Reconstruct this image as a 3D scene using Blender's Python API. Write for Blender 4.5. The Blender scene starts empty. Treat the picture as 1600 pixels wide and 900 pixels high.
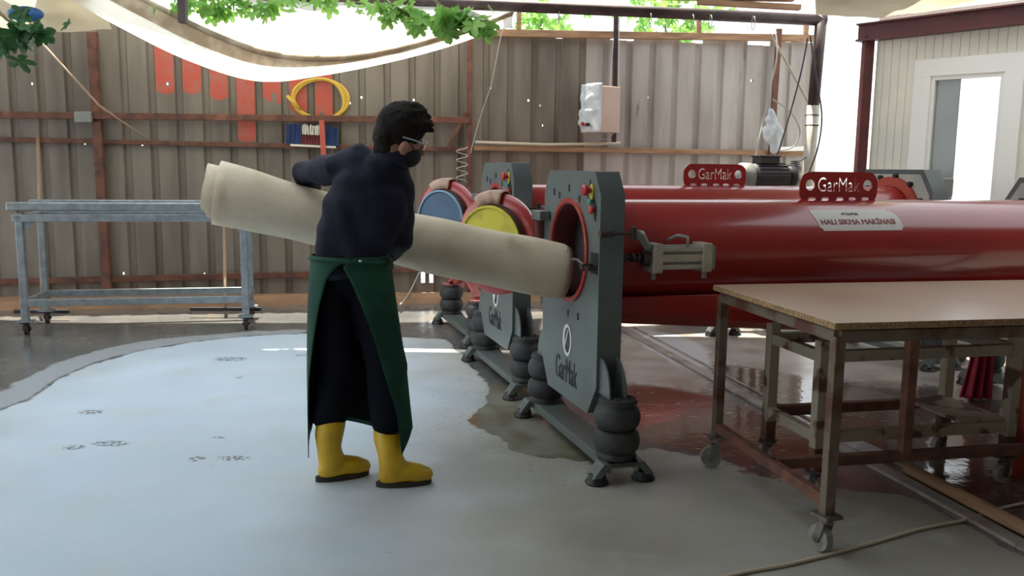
import bpy, bmesh, math, random
import numpy as np
from mathutils import Vector, Matrix, noise as mnoise
random.seed(7)
R = math.radians
PI = math.pi
S = bpy.context.scene
COL = S.collection

# ---------------------------------------------------------------- camera
F, H, PITCH, ROLL = 1350.0, 1.42, R(7.9), R(0.7)
cam_d = bpy.data.cameras.new('camera'); cam = bpy.data.objects.new('camera', cam_d); COL.objects.link(cam)
cam_d.sensor_width = 36; cam_d.sensor_fit = 'HORIZONTAL'; cam_d.lens = F / 1600 * 36
cam_d.clip_end = 200
cam.matrix_world = Matrix.Translation((0, 0, H)) @ Matrix.Rotation(PI/2 - PITCH, 4, 'X') @ Matrix.Rotation(ROLL, 4, 'Z')
S.camera = cam
CM = cam.matrix_world.to_3x3()

# ---------------------------------------------------------------- world, sun, exposure
W = bpy.data.worlds.new('sky'); S.world = W; W.use_nodes = True
bg = W.node_tree.nodes['Background']; bg.inputs[0].default_value = (0.90, 0.95, 1.0, 1); bg.inputs[1].default_value = 1.7
sd = bpy.data.lights.new('sun', 'SUN'); sd.energy = 12.0; sd.angle = R(1.0); sd.color = (1.0, .93, .80)
sun = bpy.data.objects.new('sun', sd); COL.objects.link(sun)
sun.rotation_euler = Vector((.10, -.30, -1.0)).to_track_quat('-Z', 'Y').to_euler()
S.view_settings.view_transform = 'Standard'; S.view_settings.look = 'None'
S.view_settings.exposure = 0.3; S.view_settings.gamma = 1.0; S.view_settings.use_curve_mapping = False

def ray(px, py): return CM @ Vector(((px-800)/F, (450-py)/F, -1))
def G(px, py, z=0.0):
    r = ray(px, py); t = (z-H)/r.z; return Vector((r.x*t, r.y*t, z))
def P(px, py, Y):
    r = ray(px, py); t = Y/r.y; return Vector((r.x*t, Y, H+r.z*t))

# ---------------------------------------------------------------- materials
MATS = {}
def mat(name, c, rough=.6, metal=0., c2=None, scale=6., lo=.4, hi=.65, bump=0., bscale=40., spec=.5,
        stretch=(1, 1, 1), trans=0., c3=None, s3=3., lo3=.55, hi3=.7, rough2=None, coat=0.):
    m = bpy.data.materials.new(name); m.use_nodes = True; MATS[name] = m
    nt = m.node_tree; N = nt.nodes; L = nt.links; b = N['Principled BSDF']
    b.inputs['Base Color'].default_value = (*c, 1); b.inputs['Roughness'].default_value = rough
    b.inputs['Metallic'].default_value = metal; b.inputs['Specular IOR Level'].default_value = spec
    if coat: b.inputs['Coat Weight'].default_value = coat; b.inputs['Coat Roughness'].default_value = .12
    tc = N.new('ShaderNodeTexCoord'); mp = N.new('ShaderNodeMapping'); mp.inputs['Scale'].default_value = stretch
    L.new(tc.outputs['Object'], mp.inputs[0])
    def ns(sc, det=5):
        n = N.new('ShaderNodeTexNoise'); n.inputs['Scale'].default_value = sc; n.inputs['Detail'].default_value = det
        L.new(mp.outputs[0], n.inputs['Vector']); return n.outputs['Fac']
    def ramp(f, a, z):
        r = N.new('ShaderNodeMapRange'); r.inputs[1].default_value = a; r.inputs[2].default_value = z
        r.interpolation_type = 'SMOOTHSTEP'; L.new(f, r.inputs[0]); return r.outputs[0]
    col = None
    if c2:
        f = ramp(ns(scale), lo, hi)
        mx = N.new('ShaderNodeMix'); mx.data_type = 'RGBA'; mx.inputs[6].default_value = (*c, 1); mx.inputs[7].default_value = (*c2, 1)
        L.new(f, mx.inputs[0]); col = mx.outputs[2]
        if rough2 is not None:
            r = N.new('ShaderNodeMapRange'); r.inputs[3].default_value = rough; r.inputs[4].default_value = rough2
            L.new(f, r.inputs[0]); L.new(r.outputs[0], b.inputs['Roughness'])
    if c3:
        f = ramp(ns(s3, 8), lo3, hi3)
        mx = N.new('ShaderNodeMix'); mx.data_type = 'RGBA'; mx.inputs[7].default_value = (*c3, 1)
        if col: L.new(col, mx.inputs[6])
        else: mx.inputs[6].default_value = (*c, 1)
        L.new(f, mx.inputs[0]); col = mx.outputs[2]
    if col: L.new(col, b.inputs['Base Color'])
    if bump:
        bp = N.new('ShaderNodeBump'); bp.inputs['Strength'].default_value = bump; bp.inputs['Distance'].default_value = .01
        L.new(ns(bscale), bp.inputs['Height']); L.new(bp.outputs[0], b.inputs['Normal'])
    if trans:
        t = N.new('ShaderNodeBsdfTranslucent'); t.inputs[0].default_value = (*c, 1)
        if col: L.new(col, t.inputs[0])
        ms = N.new('ShaderNodeMixShader'); ms.inputs[0].default_value = trans
        L.new(b.outputs[0], ms.inputs[1]); L.new(t.outputs[0], ms.inputs[2]); L.new(ms.outputs[0], N['Material Output'].inputs[0])
    return m

mat('fence', (.24, .208, .168), .55, .25, (.155, .133, .107), 1.6, .35, .7, stretch=(3, 3, .5), c3=(.20, .15, .11), s3=5, lo3=.62, hi3=.8, bump=.1, bscale=20)
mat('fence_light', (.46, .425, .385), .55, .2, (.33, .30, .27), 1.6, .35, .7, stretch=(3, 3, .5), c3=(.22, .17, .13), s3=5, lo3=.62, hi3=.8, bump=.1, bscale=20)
mat('red_paint', (.50, .09, .055), .6, 0, (.42, .13, .09), 8, .4, .7)
mat('rust_steel', (.17, .068, .042), .7, .1, (.09, .042, .03), 9, .4, .65, c3=(.24, .10, .06), s3=5, bump=.2)
mat('timber', (.40, .24, .13), .8, 0, (.26, .15, .085), 4, .35, .7, stretch=(1, 1, 8), bump=.2)
mat('stick', (.34, .24, .16), .7, 0, (.33, .23, .15), 10)
mat('dark_steel', (.05, .035, .035), .5, .3, (.09, .06, .055), 6)
mat('maroon_steel', (.14, .035, .035), .5, .1, (.10, .03, .03), 6)
mat('galv', (.36, .40, .42), .38, .7, (.27, .30, .31), 14, .35, .65, c3=(.18, .17, .15), s3=6, lo3=.65, hi3=.8)
mat('grey_paint', (.118, .142, .136), .38, 0, (.098, .118, .113), 5, .35, .7, c3=(.17, .19, .18), s3=12, lo3=.66, hi3=.8)
mat('drum_red', (.39, .028, .024), .24, 0, (.34, .024, .022), 3, .3, .7, coat=.6)
mat('pink_red', (.42, .12, .11), .5, 0, (.32, .09, .08), 20)
mat('sticker', (.72, .70, .64), .45)
mat('ink_red', (.28, .02, .02), .5)
mat('ink_dark', (.03, .03, .035), .5)
mat('logo_white', (.75, .77, .75), .3)
mat('black', (.012, .012, .014), .5)
mat('rubber', (.028, .03, .032), .62, 0, (.05, .05, .05), 12, .4, .7, bump=.1)
mat('rubber_foot', (.015, .015, .016), .45)
mat('steel', (.55, .55, .53), .25, .9, (.4, .4, .38), 12)
mat('dark_liner', (.022, .013, .016), .6)
mat('yellow', (.62, .55, .03), .5, 0, (.50, .42, .03), 9, .5, .7)
mat('yellow_paint', (.7, .6, .05), .4)
mat('blue', (.045, .10, .17), .45, 0, (.035, .08, .14), 7)
mat('blue_rim', (.16, .30, .42), .4)
mat('dark_brown', (.07, .035, .025), .55)
mat('card', (.50, .33, .25), .85, 0, (.40, .26, .20), 12, bump=.1)
mat('green_btn', (.05, .35, .2), .4)
mat('red_btn', (.5, .03, .03), .35)
mat('alu', (.50, .47, .38), .4, .5, (.40, .37, .30), 12)
mat('carpet', (.78, .67, .51), .95, 0, (.68, .57, .42), 5, .35, .7, bump=.5, bscale=160, c3=(.42, .34, .24), s3=2.5, lo3=.55, hi3=.75, spec=.1)
mat('navy', (.013, .014, .025), .85, 0, (.018, .020, .034), 10, bump=.35, bscale=25, spec=.2)
mat('trouser', (.005, .006, .010), .9, bump=.2, bscale=30, spec=.1)
mat('apron', (.006, .042, .026), .7, 0, (.010, .068, .040), 6, bump=.2, bscale=14, spec=.25)
mat('lining', (.008, .009, .014), .9, spec=.1)
mat('boot', (.66, .41, .010), .35, 0, (.55, .33, .01), 9, .4, .7)
mat('sole', (.03, .022, .015), .7)
mat('skin', (.42, .21, .14), .55, 0, (.36, .17, .11), 30)
mat('hair', (.013, .010, .008), .8, bump=.8, bscale=90, spec=.2)
mat('mask', (.010, .010, .012), .8)
mat('wood_top', (.60, .45, .32), .28, 0, (.52, .38, .26), 2, .3, .7, coat=.3)
mat('chipboard', (.38, .24, .12), .8, 0, (.22, .13, .06), 90, .4, .6)
mat('table_steel', (.17, .13, .09), .6, .2, (.11, .045, .025), 6, .45, .6, bump=.15)
mat('cream_rust', (.32, .28, .20), .6, .1, (.10, .045, .025), 7, .52, .60, bump=.2)
mat('caster_wheel', (.30, .29, .26), .5, 0, (.2, .19, .17), 18)
mat('caster_fork', (.22, .21, .19), .45, .6, (.12, .08, .06), 18)
mat('dark_caster', (.03, .025, .022), .6)
mat('tarp', (.86, .85, .80), .8, 0, (.78, .76, .70), 2, .35, .7, trans=.55)
mat('tarp_dirt', (.40, .30, .20), .9, 0, (.62, .52, .40), 6, .4, .7, trans=.35)
mat('tarp_beige', (.62, .55, .40), .9, 0, (.50, .43, .30), 2, .35, .7, trans=.35)
mat('leaf', (.20, .42, .09), .5, 0, (.30, .52, .12), 9, .4, .6, trans=.5)
mat('leaf_shaded', (.03, .10, .03), .5, 0, (.05, .14, .04), 9, trans=.3)  # copy of the leaf green with shade put into the colour
mat('bark', (.20, .15, .10), .9)
mat('cladding', (.88, .86, .73), .45, 0, (.74, .72, .63), 1.5, .3, .7)
mat('pvc', (.90, .89, .84), .35)
mat('pane_grey', (.30, .33, .32), .12, 0, (.25, .28, .27), 2)
mat('wrap', (.62, .58, .50), .7, 0, (.5, .47, .4), 9)
mat('plastic_bag', (.80, .84, .86), .35, 0, (.68, .73, .76), 14, trans=.3, bump=.6, bscale=30)
mat('box_beige', (.58, .43, .35), .6, 0, (.52, .38, .31), 3)
mat('hose', (.66, .42, .05), .45)
mat('brush_blue', (.02, .045, .14), .8)
mat('brush_white', (.75, .72, .62), .8)
mat('brush_red', (.16, .03, .035), .8)
mat('housing_light', (.48, .48, .42), .5, 0, (.40, .40, .35), 5)
mat('wire', (.45, .44, .42), .5)
mat('wire_dark', (.05, .05, .055), .5)
mat('cable', (.58, .50, .38), .5)
mat('motor', (.045, .04, .045), .5, .2)
mat('motor_grey', (.25, .26, .24), .5, .2)
mat('kerb', (.36, .21, .115), .9, 0, (.25, .15, .09), 4, .35, .7, bump=.3, bscale=15)
mat('red_cloth', (.35, .02, .04), .8)
mat('orange_red', (.45, .07, .04), .6)
mat('blue_plastic', (.03, .12, .35), .5)
mat('concrete_strip', (.36, .33, .29), .6, 0, (.22, .17, .13), 5, .35, .7, bump=.3)
mat('roof_diffuser', (.76, .81, .86), .5, trans=.66)
mat('roof_sheet', (.30, .29, .27), .7)
def glass(name):
    m = bpy.data.materials.new(name); m.use_nodes = True; MATS[name] = m
    b = m.node_tree.nodes['Principled BSDF']
    b.inputs['Transmission Weight'].default_value = 1; b.inputs['Roughness'].default_value = .02; b.inputs['IOR'].default_value = 1.1
    b.inputs['Base Color'].default_value = (.97, .99, .99, 1)
glass('glass')

# ---------------------------------------------------------------- mesh building
class MB:
    def __init__(s, M=None): s.v = []; s.f = []; s.mi = []; s.M = M; s.cur = 0
    def add(s, vs, fs):
        n = len(s.v)
        if s.M is not None: vs = [s.M @ Vector(v) for v in vs]
        s.v += [tuple(v) for v in vs]; s.f += [tuple(i+n for i in f) for f in fs]; s.mi += [s.cur]*len(fs)
        return s
    def box(s, c, d, rot=None):
        hx, hy, hz = d[0]/2, d[1]/2, d[2]/2
        vs = [Vector((x*hx, y*hy, z*hz)) for x in (-1, 1) for y in (-1, 1) for z in (-1, 1)]
        if rot is not None: vs = [rot @ v for v in vs]
        c = Vector(c); vs = [v+c for v in vs]
        return s.add(vs, [(0, 1, 3, 2), (4, 6, 7, 5), (0, 4, 5, 1), (2, 3, 7, 6), (0, 2, 6, 4), (1, 5, 7, 3)])
    def bar(s, a, b, w, h, up=(0, 0, 1)):
        a, b = Vector(a), Vector(b); d = (b-a); L = d.length; d.normalize()
        up = Vector(up)
        if abs(d.dot(up)) > .97: up = Vector((0, 1, 0))
        x = d.cross(up).normalized(); z = x.cross(d).normalized()
        M = Matrix((x, d, z)).transposed()
        return s.box((a+b)/2, (w, L, h), M)
    def tube(s, pts, r, seg=10, closed=False, caps=True, rnd=False, squash=None):
        pts = [Vector(p) for p in pts]; n = len(pts)
        rs = list(r) if hasattr(r, '__len__') else [r]*n
        if rnd and not closed:      # hemispherical ends
            d0 = (pts[0]-pts[1]).normalized(); d1 = (pts[-1]-pts[-2]).normalized()
            A = [(pts[0]+d0*rs[0]*math.sin(a), rs[0]*math.cos(a)) for a in (1.45, 1.0, .5)]
            B = [(pts[-1]+d1*rs[-1]*math.sin(a), rs[-1]*math.cos(a)) for a in (.5, 1.0, 1.45)]
            pts = [a[0] for a in A]+pts+[b[0] for b in B]; rs = [a[1] for a in A]+rs+[b[1] for b in B]; n = len(pts)
        T = []
        for i in range(n):
            a = pts[(i-1) % n] if (closed or i > 0) else pts[0]
            b = pts[(i+1) % n] if (closed or i < n-1) else pts[-1]
            T.append((b-a).normalized())
        u = T[0].orthogonal().normalized()
        if squash: u = (Vector(squash[0]) - T[0]*T[0].dot(Vector(squash[0]))).normalized()
        vs = []
        for i in range(n):
            u = (u - T[i]*u.dot(T[i])).normalized(); w = T[i].cross(u)
            k = squash[1] if squash else 1
            for j in range(seg):
                a = 2*PI*j/seg; vs.append(pts[i] + (u*math.cos(a) + w*math.sin(a)*k)*rs[i])
        fs = []
        for i in range(n if closed else n-1):
            for j in range(seg):
                fs.append((i*seg+j, i*seg+(j+1) % seg, ((i+1) % n)*seg+(j+1) % seg, ((i+1) % n)*seg+j))
        if caps and not closed:
            fs.append(tuple(range(seg-1, -1, -1))); fs.append(tuple((n-1)*seg+j for j in range(seg)))
        return s.add(vs, fs)
    def cyl(s, a, b, r, r2=None, seg=20, caps=True): return s.tube([a, b], [r, r if r2 is None else r2], seg, caps=caps)
    def lathe(s, prof, c, ax=(0, 0, 1), seg=28, closed=False):
        c = Vector(c); ax = Vector(ax).normalized(); u = ax.orthogonal().normalized(); w = ax.cross(u)
        n = len(prof); vs = []
        for (r, h) in prof:
            for j in range(seg):
                a = 2*PI*j/seg; vs.append(c + ax*h + (u*math.cos(a)+w*math.sin(a))*r)
        fs = []
        for i in range(n if closed else n-1):
            for j in range(seg):
                k = (i+1) % n
                fs.append((i*seg+j, i*seg+(j+1) % seg, k*seg+(j+1) % seg, k*seg+j))
        if not closed:
            if prof[0][0] > 1e-4: fs.append(tuple(range(seg-1, -1, -1)))
            if prof[-1][0] > 1e-4: fs.append(tuple((n-1)*seg+j for j in range(seg)))
        return s.add(vs, fs)
    def ell(s, c, r, rot=None, seg=20, rings=12):
        c = Vector(c); vs = []
        for i in range(rings+1):
            t = PI*i/rings
            for j in range(seg):
                a = 2*PI*j/seg
                v = Vector((math.sin(t)*math.cos(a)*r[0], math.sin(t)*math.sin(a)*r[1], math.cos(t)*r[2]))
                if rot is not None: v = rot @ v
                vs.append(c+v)
        fs = [(i*seg+j, (i+1)*seg+j, (i+1)*seg+(j+1) % seg, i*seg+(j+1) % seg) for i in range(rings) for j in range(seg)]
        return s.add(vs, fs)
    def prism(s, poly, a, b, f):     # poly 2D, f(u,v,t) -> 3D, t from a to b
        n = len(poly)
        vs = [Vector(f(u, v, a)) for u, v in poly]+[Vector(f(u, v, b)) for u, v in poly]
        fs = [tuple(range(n)), tuple(range(2*n-1, n-1, -1))]+[(i, i+n, (i+1) % n+n, (i+1) % n) for i in range(n)]
        return s.add(vs, fs)
    def grid(s, f, nu, nv):
        vs = [Vector(f(i/nu, j/nv)) for i in range(nu+1) for j in range(nv+1)]
        fs = [(i*(nv+1)+j, (i+1)*(nv+1)+j, (i+1)*(nv+1)+j+1, i*(nv+1)+j+1) for i in range(nu) for j in range(nv)]
        return s.add(vs, fs)
    def mesh(s, name):
        me = bpy.data.meshes.new(name); me.from_pydata(s.v, [], s.f); me.update()
        bm = bmesh.new(); bm.from_mesh(me); bmesh.ops.remove_doubles(bm, verts=bm.verts, dist=1e-6)
        bmesh.ops.recalc_face_normals(bm, faces=bm.faces); bm.to_mesh(me); bm.free()
        return me
    def build(s, name, m, parent=None, smooth=False, world=False, solid=0, sub=0, bevel=0, off=0):
        me = s.mesh(name); ms = m if isinstance(m, (list, tuple)) else [m]
        for x in ms: me.materials.append(MATS[x])
        if len(ms) > 1 and len(me.polygons) == len(s.mi):
            me.polygons.foreach_set('material_index', s.mi)
        return link(name, me, parent, smooth, world, solid, sub, bevel, off)

def pmat(p):
    M = p.matrix_basis.copy()
    while p.parent: p = p.parent; M = p.matrix_basis @ M
    return M
def link(name, me, parent=None, smooth=False, world=False, solid=0, sub=0, bevel=0, off=0):
    if world and parent is not None: me.transform(pmat(parent).inverted())
    o = bpy.data.objects.new(name, me); COL.objects.link(o)
    if parent is not None: o.parent = parent
    if smooth:
        me.polygons.foreach_set('use_smooth', [True]*len(me.polygons))
    if solid:
        md = o.modifiers.new('s', 'SOLIDIFY'); md.thickness = solid; md.offset = off
    if bevel:
        md = o.modifiers.new('b', 'BEVEL'); md.width = bevel; md.segments = 2; md.limit_method = 'ANGLE'
        md.angle_limit = R(40)
    if sub:
        md = o.modifiers.new('u', 'SUBSURF'); md.levels = sub; md.render_levels = sub
    return o
def autosmooth(o, ang=40):
    me = o.data
    bm = bmesh.new(); bm.from_mesh(me)
    for e in bm.edges:
        if len(e.link_faces) == 2 and e.calc_face_angle(0) > R(ang): e.smooth = False
    for f in bm.faces: f.smooth = True
    bm.to_mesh(me); bm.free(); return o
def thing(name, label, cat, loc=(0, 0, 0), rz=0, group=None):
    o = bpy.data.objects.new(name, None); COL.objects.link(o); o.empty_display_size = .1
    o.location = loc; o.rotation_euler = (0, 0, rz); o['label'] = label; o['category'] = cat
    o.matrix_basis = Matrix.Translation(loc) @ Matrix.Rotation(rz, 4, 'Z')
    if group: o['group'] = group
    return o
def tag(o, label, cat, group=None, kind=None):
    o['label'] = label; o['category'] = cat
    if group: o['group'] = group
    if kind: o['kind'] = kind
    return o
def struct(o): o['kind'] = 'structure'; return o
def evalmesh(o):
    dg = bpy.context.evaluated_depsgraph_get(); dg.update()
    return bpy.data.meshes.new_from_object(o.evaluated_get(dg))
def remeshed(mb, name, m, parent, voxel, smooth_it=4, disp=None, world=True):
    me = mb.mesh(name); o = bpy.data.objects.new(name, me); COL.objects.link(o)
    md = o.modifiers.new('r', 'REMESH'); md.mode = 'VOXEL'; md.voxel_size = voxel; md.use_smooth_shade = True
    if smooth_it:
        sm = o.modifiers.new('s', 'SMOOTH'); sm.iterations = smooth_it; sm.factor = .5
    bpy.context.view_layer.update(); me2 = evalmesh(o)
    bpy.data.objects.remove(o); me2.name = name
    if disp:
        for v in me2.vertices: v.co = disp(v.co.copy(), v.normal.copy())
    me2.materials.clear(); me2.materials.append(MATS[m])
    return link(name, me2, parent, True, world)

def text_splines(txt):
    c = bpy.data.curves.new('t', 'FONT'); c.body = txt
    o = bpy.data.objects.new('t', c); COL.objects.link(o)
    bpy.context.view_layer.objects.active = o
    for x in bpy.context.selected_objects: x.select_set(False)
    o.select_set(True); bpy.ops.object.convert(target='CURVE')
    o = bpy.context.view_layer.objects.active
    sp = []
    for s in o.data.splines:
        sp.append([(tuple(p.co), tuple(p.handle_left), tuple(p.handle_right)) for p in s.bezier_points])
    bpy.data.objects.remove(o)
    xs = [p[0][0] for s in sp for p in s]; ys = [p[0][1] for s in sp for p in s]
    x0, x1, y0, y1 = min(xs), max(xs), min(ys), max(ys)
    def nrm(p): return ((p[0]-x0)/(x1-x0)-.5, (p[1]-y0)/(y1-y0)-.5)
    return [[tuple(nrm(q) for q in p) for p in s] for s in sp]
def curve_fill(polys=(), bez=(), ext=.002, res=4, bold=0):
    """2D curve with even-odd holes -> mesh; polys: lists of (x,y); bez: lists of (co,hl,hr)."""
    c = bpy.data.curves.new('c', 'CURVE'); c.dimensions = '2D'; c.fill_mode = 'BOTH'; c.extrude = ext; c.resolution_u = res; c.offset = bold
    for p in polys:
        s = c.splines.new('POLY'); s.points.add(len(p)-1); s.use_cyclic_u = True
        for i, q in enumerate(p): s.points[i].co = (q[0], q[1], 0, 1)
    for p in bez:
        s = c.splines.new('BEZIER'); s.bezier_points.add(len(p)-1); s.use_cyclic_u = True
        for i, (a, l, r) in enumerate(p):
            bp = s.bezier_points[i]; bp.handle_left_type = bp.handle_right_type = 'FREE'
            bp.co = (*a, 0); bp.handle_left = (*l, 0); bp.handle_right = (*r, 0)
    o = bpy.data.objects.new('c', c); COL.objects.link(o); bpy.context.view_layer.update()
    me = evalmesh(o); bpy.data.objects.remove(o); me.materials.clear(); return me
def sc(spl, w, h, cx=0, cy=0): return [[tuple((q[0]*w+cx, q[1]*h+cy) for q in p) for p in s] for s in spl]
def circ(r, cx=0, cy=0, n=40, rx=None): return [((rx or r)*math.cos(2*PI*i/n)+cx, r*math.sin(2*PI*i/n)+cy) for i in range(n)]
def rrect(x0, y0, x1, y1, r, n=6):
    p = []
    for cx, cy, a0 in ((x1-r, y1-r, 0), (x0+r, y1-r, 90), (x0+r, y0+r, 180), (x1-r, y0+r, 270)):
        for i in range(n+1):
            a = R(a0+90*i/n); p.append((cx+r*math.cos(a), cy+r*math.sin(a)))
    return p
T_GAR = text_splines('GarMak'); T_HALI = text_splines('HALI SIKMA MAKİNASI')

def seglen(poly, x, y):
    """signed distance (positive inside) for arrays"""
    d = np.full(x.shape, 1e9); ins = np.zeros(x.shape, bool); n = len(poly)
    for i in range(n):
        ax, ay = poly[i]; bx, by = poly[(i+1) % n]
        dx, dy = bx-ax, by-ay; t = np.clip(((x-ax)*dx+(y-ay)*dy)/(dx*dx+dy*dy+1e-12), 0, 1)
        d = np.minimum(d, np.hypot(x-ax-t*dx, y-ay-t*dy))
        c = ((ay > y) != (by > y)) & (x < (bx-ax)*(y-ay)/(by-ay+1e-12)+ax); ins ^= c
    return np.where(ins, d, -d)

# ================================================================ FLOOR
def build_floor():
    X0, X1, Y0, Y1, st = -7.5, 8.5, -3.0, 11.0, .08
    nx, ny = int((X1-X0)/st), int((Y1-Y0)/st)
    xs = np.linspace(X0, X1, nx+1); ys = np.linspace(Y0, Y1, ny+1)
    gx, gy = np.meshgrid(xs, ys, indexing='ij'); x = gx.ravel(); y = gy.ravel()
    me = bpy.data.meshes.new('floor')
    v = np.stack([x, y, np.zeros_like(x)], 1)
    idx = np.arange((nx+1)*(ny+1)).reshape(nx+1, ny+1)
    f = np.stack([idx[:-1, :-1], idx[1:, :-1], idx[1:, 1:], idx[:-1, 1:]], -1).reshape(-1, 4)
    me.from_pydata(v.tolist(), [], f.tolist())
    def g(l): return [tuple(G(a, b).xy) for a, b in l]
    regs = dict(
        film=g([(-300, 800), (-60, 660), (0, 641), (50, 622), (90, 592), (150, 566), (220, 548), (300, 534), (400, 524), (480, 521), (560, 520), (640, 527), (700, 530), (740, 575), (800, 640), (880, 700), (960, 715), (1010, 698), (1110, 715), (1200, 735), (1330, 765), (1425, 775), (1600, 872), (1700, 935)]) + [(1.5, -3), (-7.5, -3), (-7.5, 2)],
        soap=g([(-300, 900), (-60, 640), (0, 600), (150, 540), (400, 500), (660, 510), (700, 600), (690, 700), (640, 800), (560, 900)]) + [(-1, 1.5), (-7, 1.5)],
        band=g([(-60, 645), (0, 610), (50, 585), (90, 565), (150, 548), (220, 533), (300, 524), (400, 517), (480, 514), (480, 521), (400, 524), (300, 534), (220, 548), (150, 566), (90, 592), (50, 622), (0, 641)]),
        puddle=g([(772, 595), (760, 612), (758, 630), (738, 648), (728, 664), (760, 672), (790, 690), (800, 706), (850, 716), (905, 722), (950, 735), (930, 700), (880, 650), (830, 610), (800, 600)]),
        mud=g([(975, 600), (1040, 605), (1110, 620), (1200, 650), (1290, 700), (1330, 760), (1180, 745), (1110, 712), (1010, 694), (985, 650)]),
        mud2=g([(1110, 570), (1180, 575), (1300, 600), (1480, 610), (1600, 640), (1600, 800), (1420, 740), (1210, 635)]),
        dry=g([(960, 500), (1300, 524), (1650, 556), (1650, 650), (1480, 606), (1300, 594), (1120, 568), (1115, 618), (1040, 606), (960, 600)]),
        pale=g([(985, 512), (1050, 520), (1110, 545), (1108, 575), (1060, 572), (1000, 540)]))
    for k, poly in regs.items():
        a = me.attributes.new(k, 'FLOAT', 'POINT'); a.data.foreach_set('value', np.clip(seglen(poly, x, y), -2, 2).astype(np.float32))
    m = bpy.data.materials.new('wet_floor'); m.use_nodes = True; me.materials.append(m)
    nt = m.node_tree; N = nt.nodes; L = nt.links; b = N['Principled BSDF']
    tc = N.new('ShaderNodeTexCoord')
    def noise(s, det=6, stretch=None, dist=0):
        n = N.new('ShaderNodeTexNoise'); n.inputs['Scale'].default_value = s; n.inputs['Detail'].default_value = det; n.inputs['Distortion'].default_value = dist
        if stretch:
            mp = N.new('ShaderNodeMapping'); mp.inputs['Scale'].default_value = stretch; L.new(tc.outputs['Object'], mp.inputs[0]); L.new(mp.outputs[0], n.inputs['Vector'])
        else: L.new(tc.outputs['Object'], n.inputs['Vector'])
        return n.outputs['Fac']
    def M(op, a, c, cl=False):
        n = N.new('ShaderNodeMath'); n.operation = op; n.use_clamp = cl
        for i, q in enumerate((a, c)):
            if q is None: continue
            if isinstance(q, (int, float)): n.inputs[i].default_value = q
            else: L.new(q, n.inputs[i])
        return n.outputs[0]
    def ss(v, a, z):
        r = N.new('ShaderNodeMapRange'); r.interpolation_type = 'SMOOTHSTEP'; r.inputs[1].default_value = a; r.inputs[2].default_value = z
        L.new(v, r.inputs[0]); return r.outputs[0]
    def att(n): a = N.new('ShaderNodeAttribute'); a.attribute_name = n; return a.outputs['Fac']
    def mix(f, a, c):
        n = N.new('ShaderNodeMix'); n.data_type = 'RGBA'; L.new(f, n.inputs[0])
        for i, q in ((6, a), (7, c)):
            if isinstance(q, tuple): n.inputs[i].default_value = (*q, 1)
            else: L.new(q, n.inputs[i])
        return n.outputs[2]
    def mf(f, a, c):
        n = N.new('ShaderNodeMix'); L.new(f, n.inputs[0])
        for i, q in ((2, a), (3, c)):
            if isinstance(q, (int, float)): n.inputs[i].default_value = q
            else: L.new(q, n.inputs[i])
        return n.outputs[0]
    wob = M('MULTIPLY', M('SUBTRACT', noise(5), .5), .16)
    wob2 = M('MULTIPLY', M('SUBTRACT', noise(14, 8), .5), .25)
    n1, n2, n3 = noise(.9), noise(3), noise(60, 3)
    film = ss(M('ADD', att('film'), wob), -.01, .02)
    band = ss(M('ADD', att('band'), wob), -.01, .03)
    pud = ss(M('ADD', att('puddle'), wob), -.01, .015)
    mud = ss(M('ADD', att('mud'), wob2), -.04, .06)
    mud2 = ss(M('ADD', att('mud2'), wob2), -.04, .06)
    dry = ss(M('ADD', att('dry'), wob2), -.05, .08)
    pale = ss(M('ADD', att('pale'), wob), -.02, .03)
    base = mix(ss(n1, .35, .65), (.115, .118, .115), (.165, .16, .15))
    base = mix(ss(n2, .55, .7), base, (.17, .14, .115))
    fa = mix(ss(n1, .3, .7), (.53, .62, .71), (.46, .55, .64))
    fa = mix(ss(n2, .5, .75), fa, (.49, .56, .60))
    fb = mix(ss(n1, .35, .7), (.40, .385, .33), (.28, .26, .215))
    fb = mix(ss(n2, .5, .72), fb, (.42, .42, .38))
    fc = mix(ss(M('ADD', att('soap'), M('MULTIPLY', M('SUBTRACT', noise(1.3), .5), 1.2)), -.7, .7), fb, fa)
    speck = ss(noise(28, 2, (1, 2.2, 1)), .72, .76)
    fc = mix(M('MULTIPLY', speck, ss(noise(1.7, 2), .52, .62)), fc, (.20, .22, .22))
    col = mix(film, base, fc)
    col = mix(band, col, (.40, .43, .46))
    edge = M('SUBTRACT', 1, ss(M('ABSOLUTE', M('ADD', att('film'), wob), None), .003, .016))
    col = mix(M('MULTIPLY', edge, .75), col, (.12, .13, .14))
    col = mix(dry, col, mix(ss(n2, .4, .65), (.42, .385, .35), (.30, .25, .21)))
    col = mix(pale, col, (.55, .55, .58))
    col = mix(mud, col, (.15, .085, .06)); col = mix(mud2, col, (.12, .085, .065))
    foam = ss(noise(9, 3, (1, 2.6, 1)), .66, .69)
    col = mix(M('MULTIPLY', foam, M('MAXIMUM', mud, mud2)), col, (.45, .43, .42))
    col = mix(pud, col, mix(ss(n2, .4, .6), (.17, .15, .10), (.25, .24, .19)))
    # droplets splashed round the puddle and scuffs left on the film
    near = ss(M('ADD', att('puddle'), M('MULTIPLY', M('SUBTRACT', noise(2.5), .5), .5)), -.55, -.05)
    drop = ss(noise(34, 3, (1, 2, 1)), .60, .66)
    col = mix(M('MULTIPLY', M('MULTIPLY', drop, near), M('SUBTRACT', 1, pud)), col, (.22, .22, .19))
    sx = N.new('ShaderNodeSeparateXYZ'); L.new(tc.outputs['Object'], sx.inputs[0])
    scr = ss(noise(45, 4), .44, .56)
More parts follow.
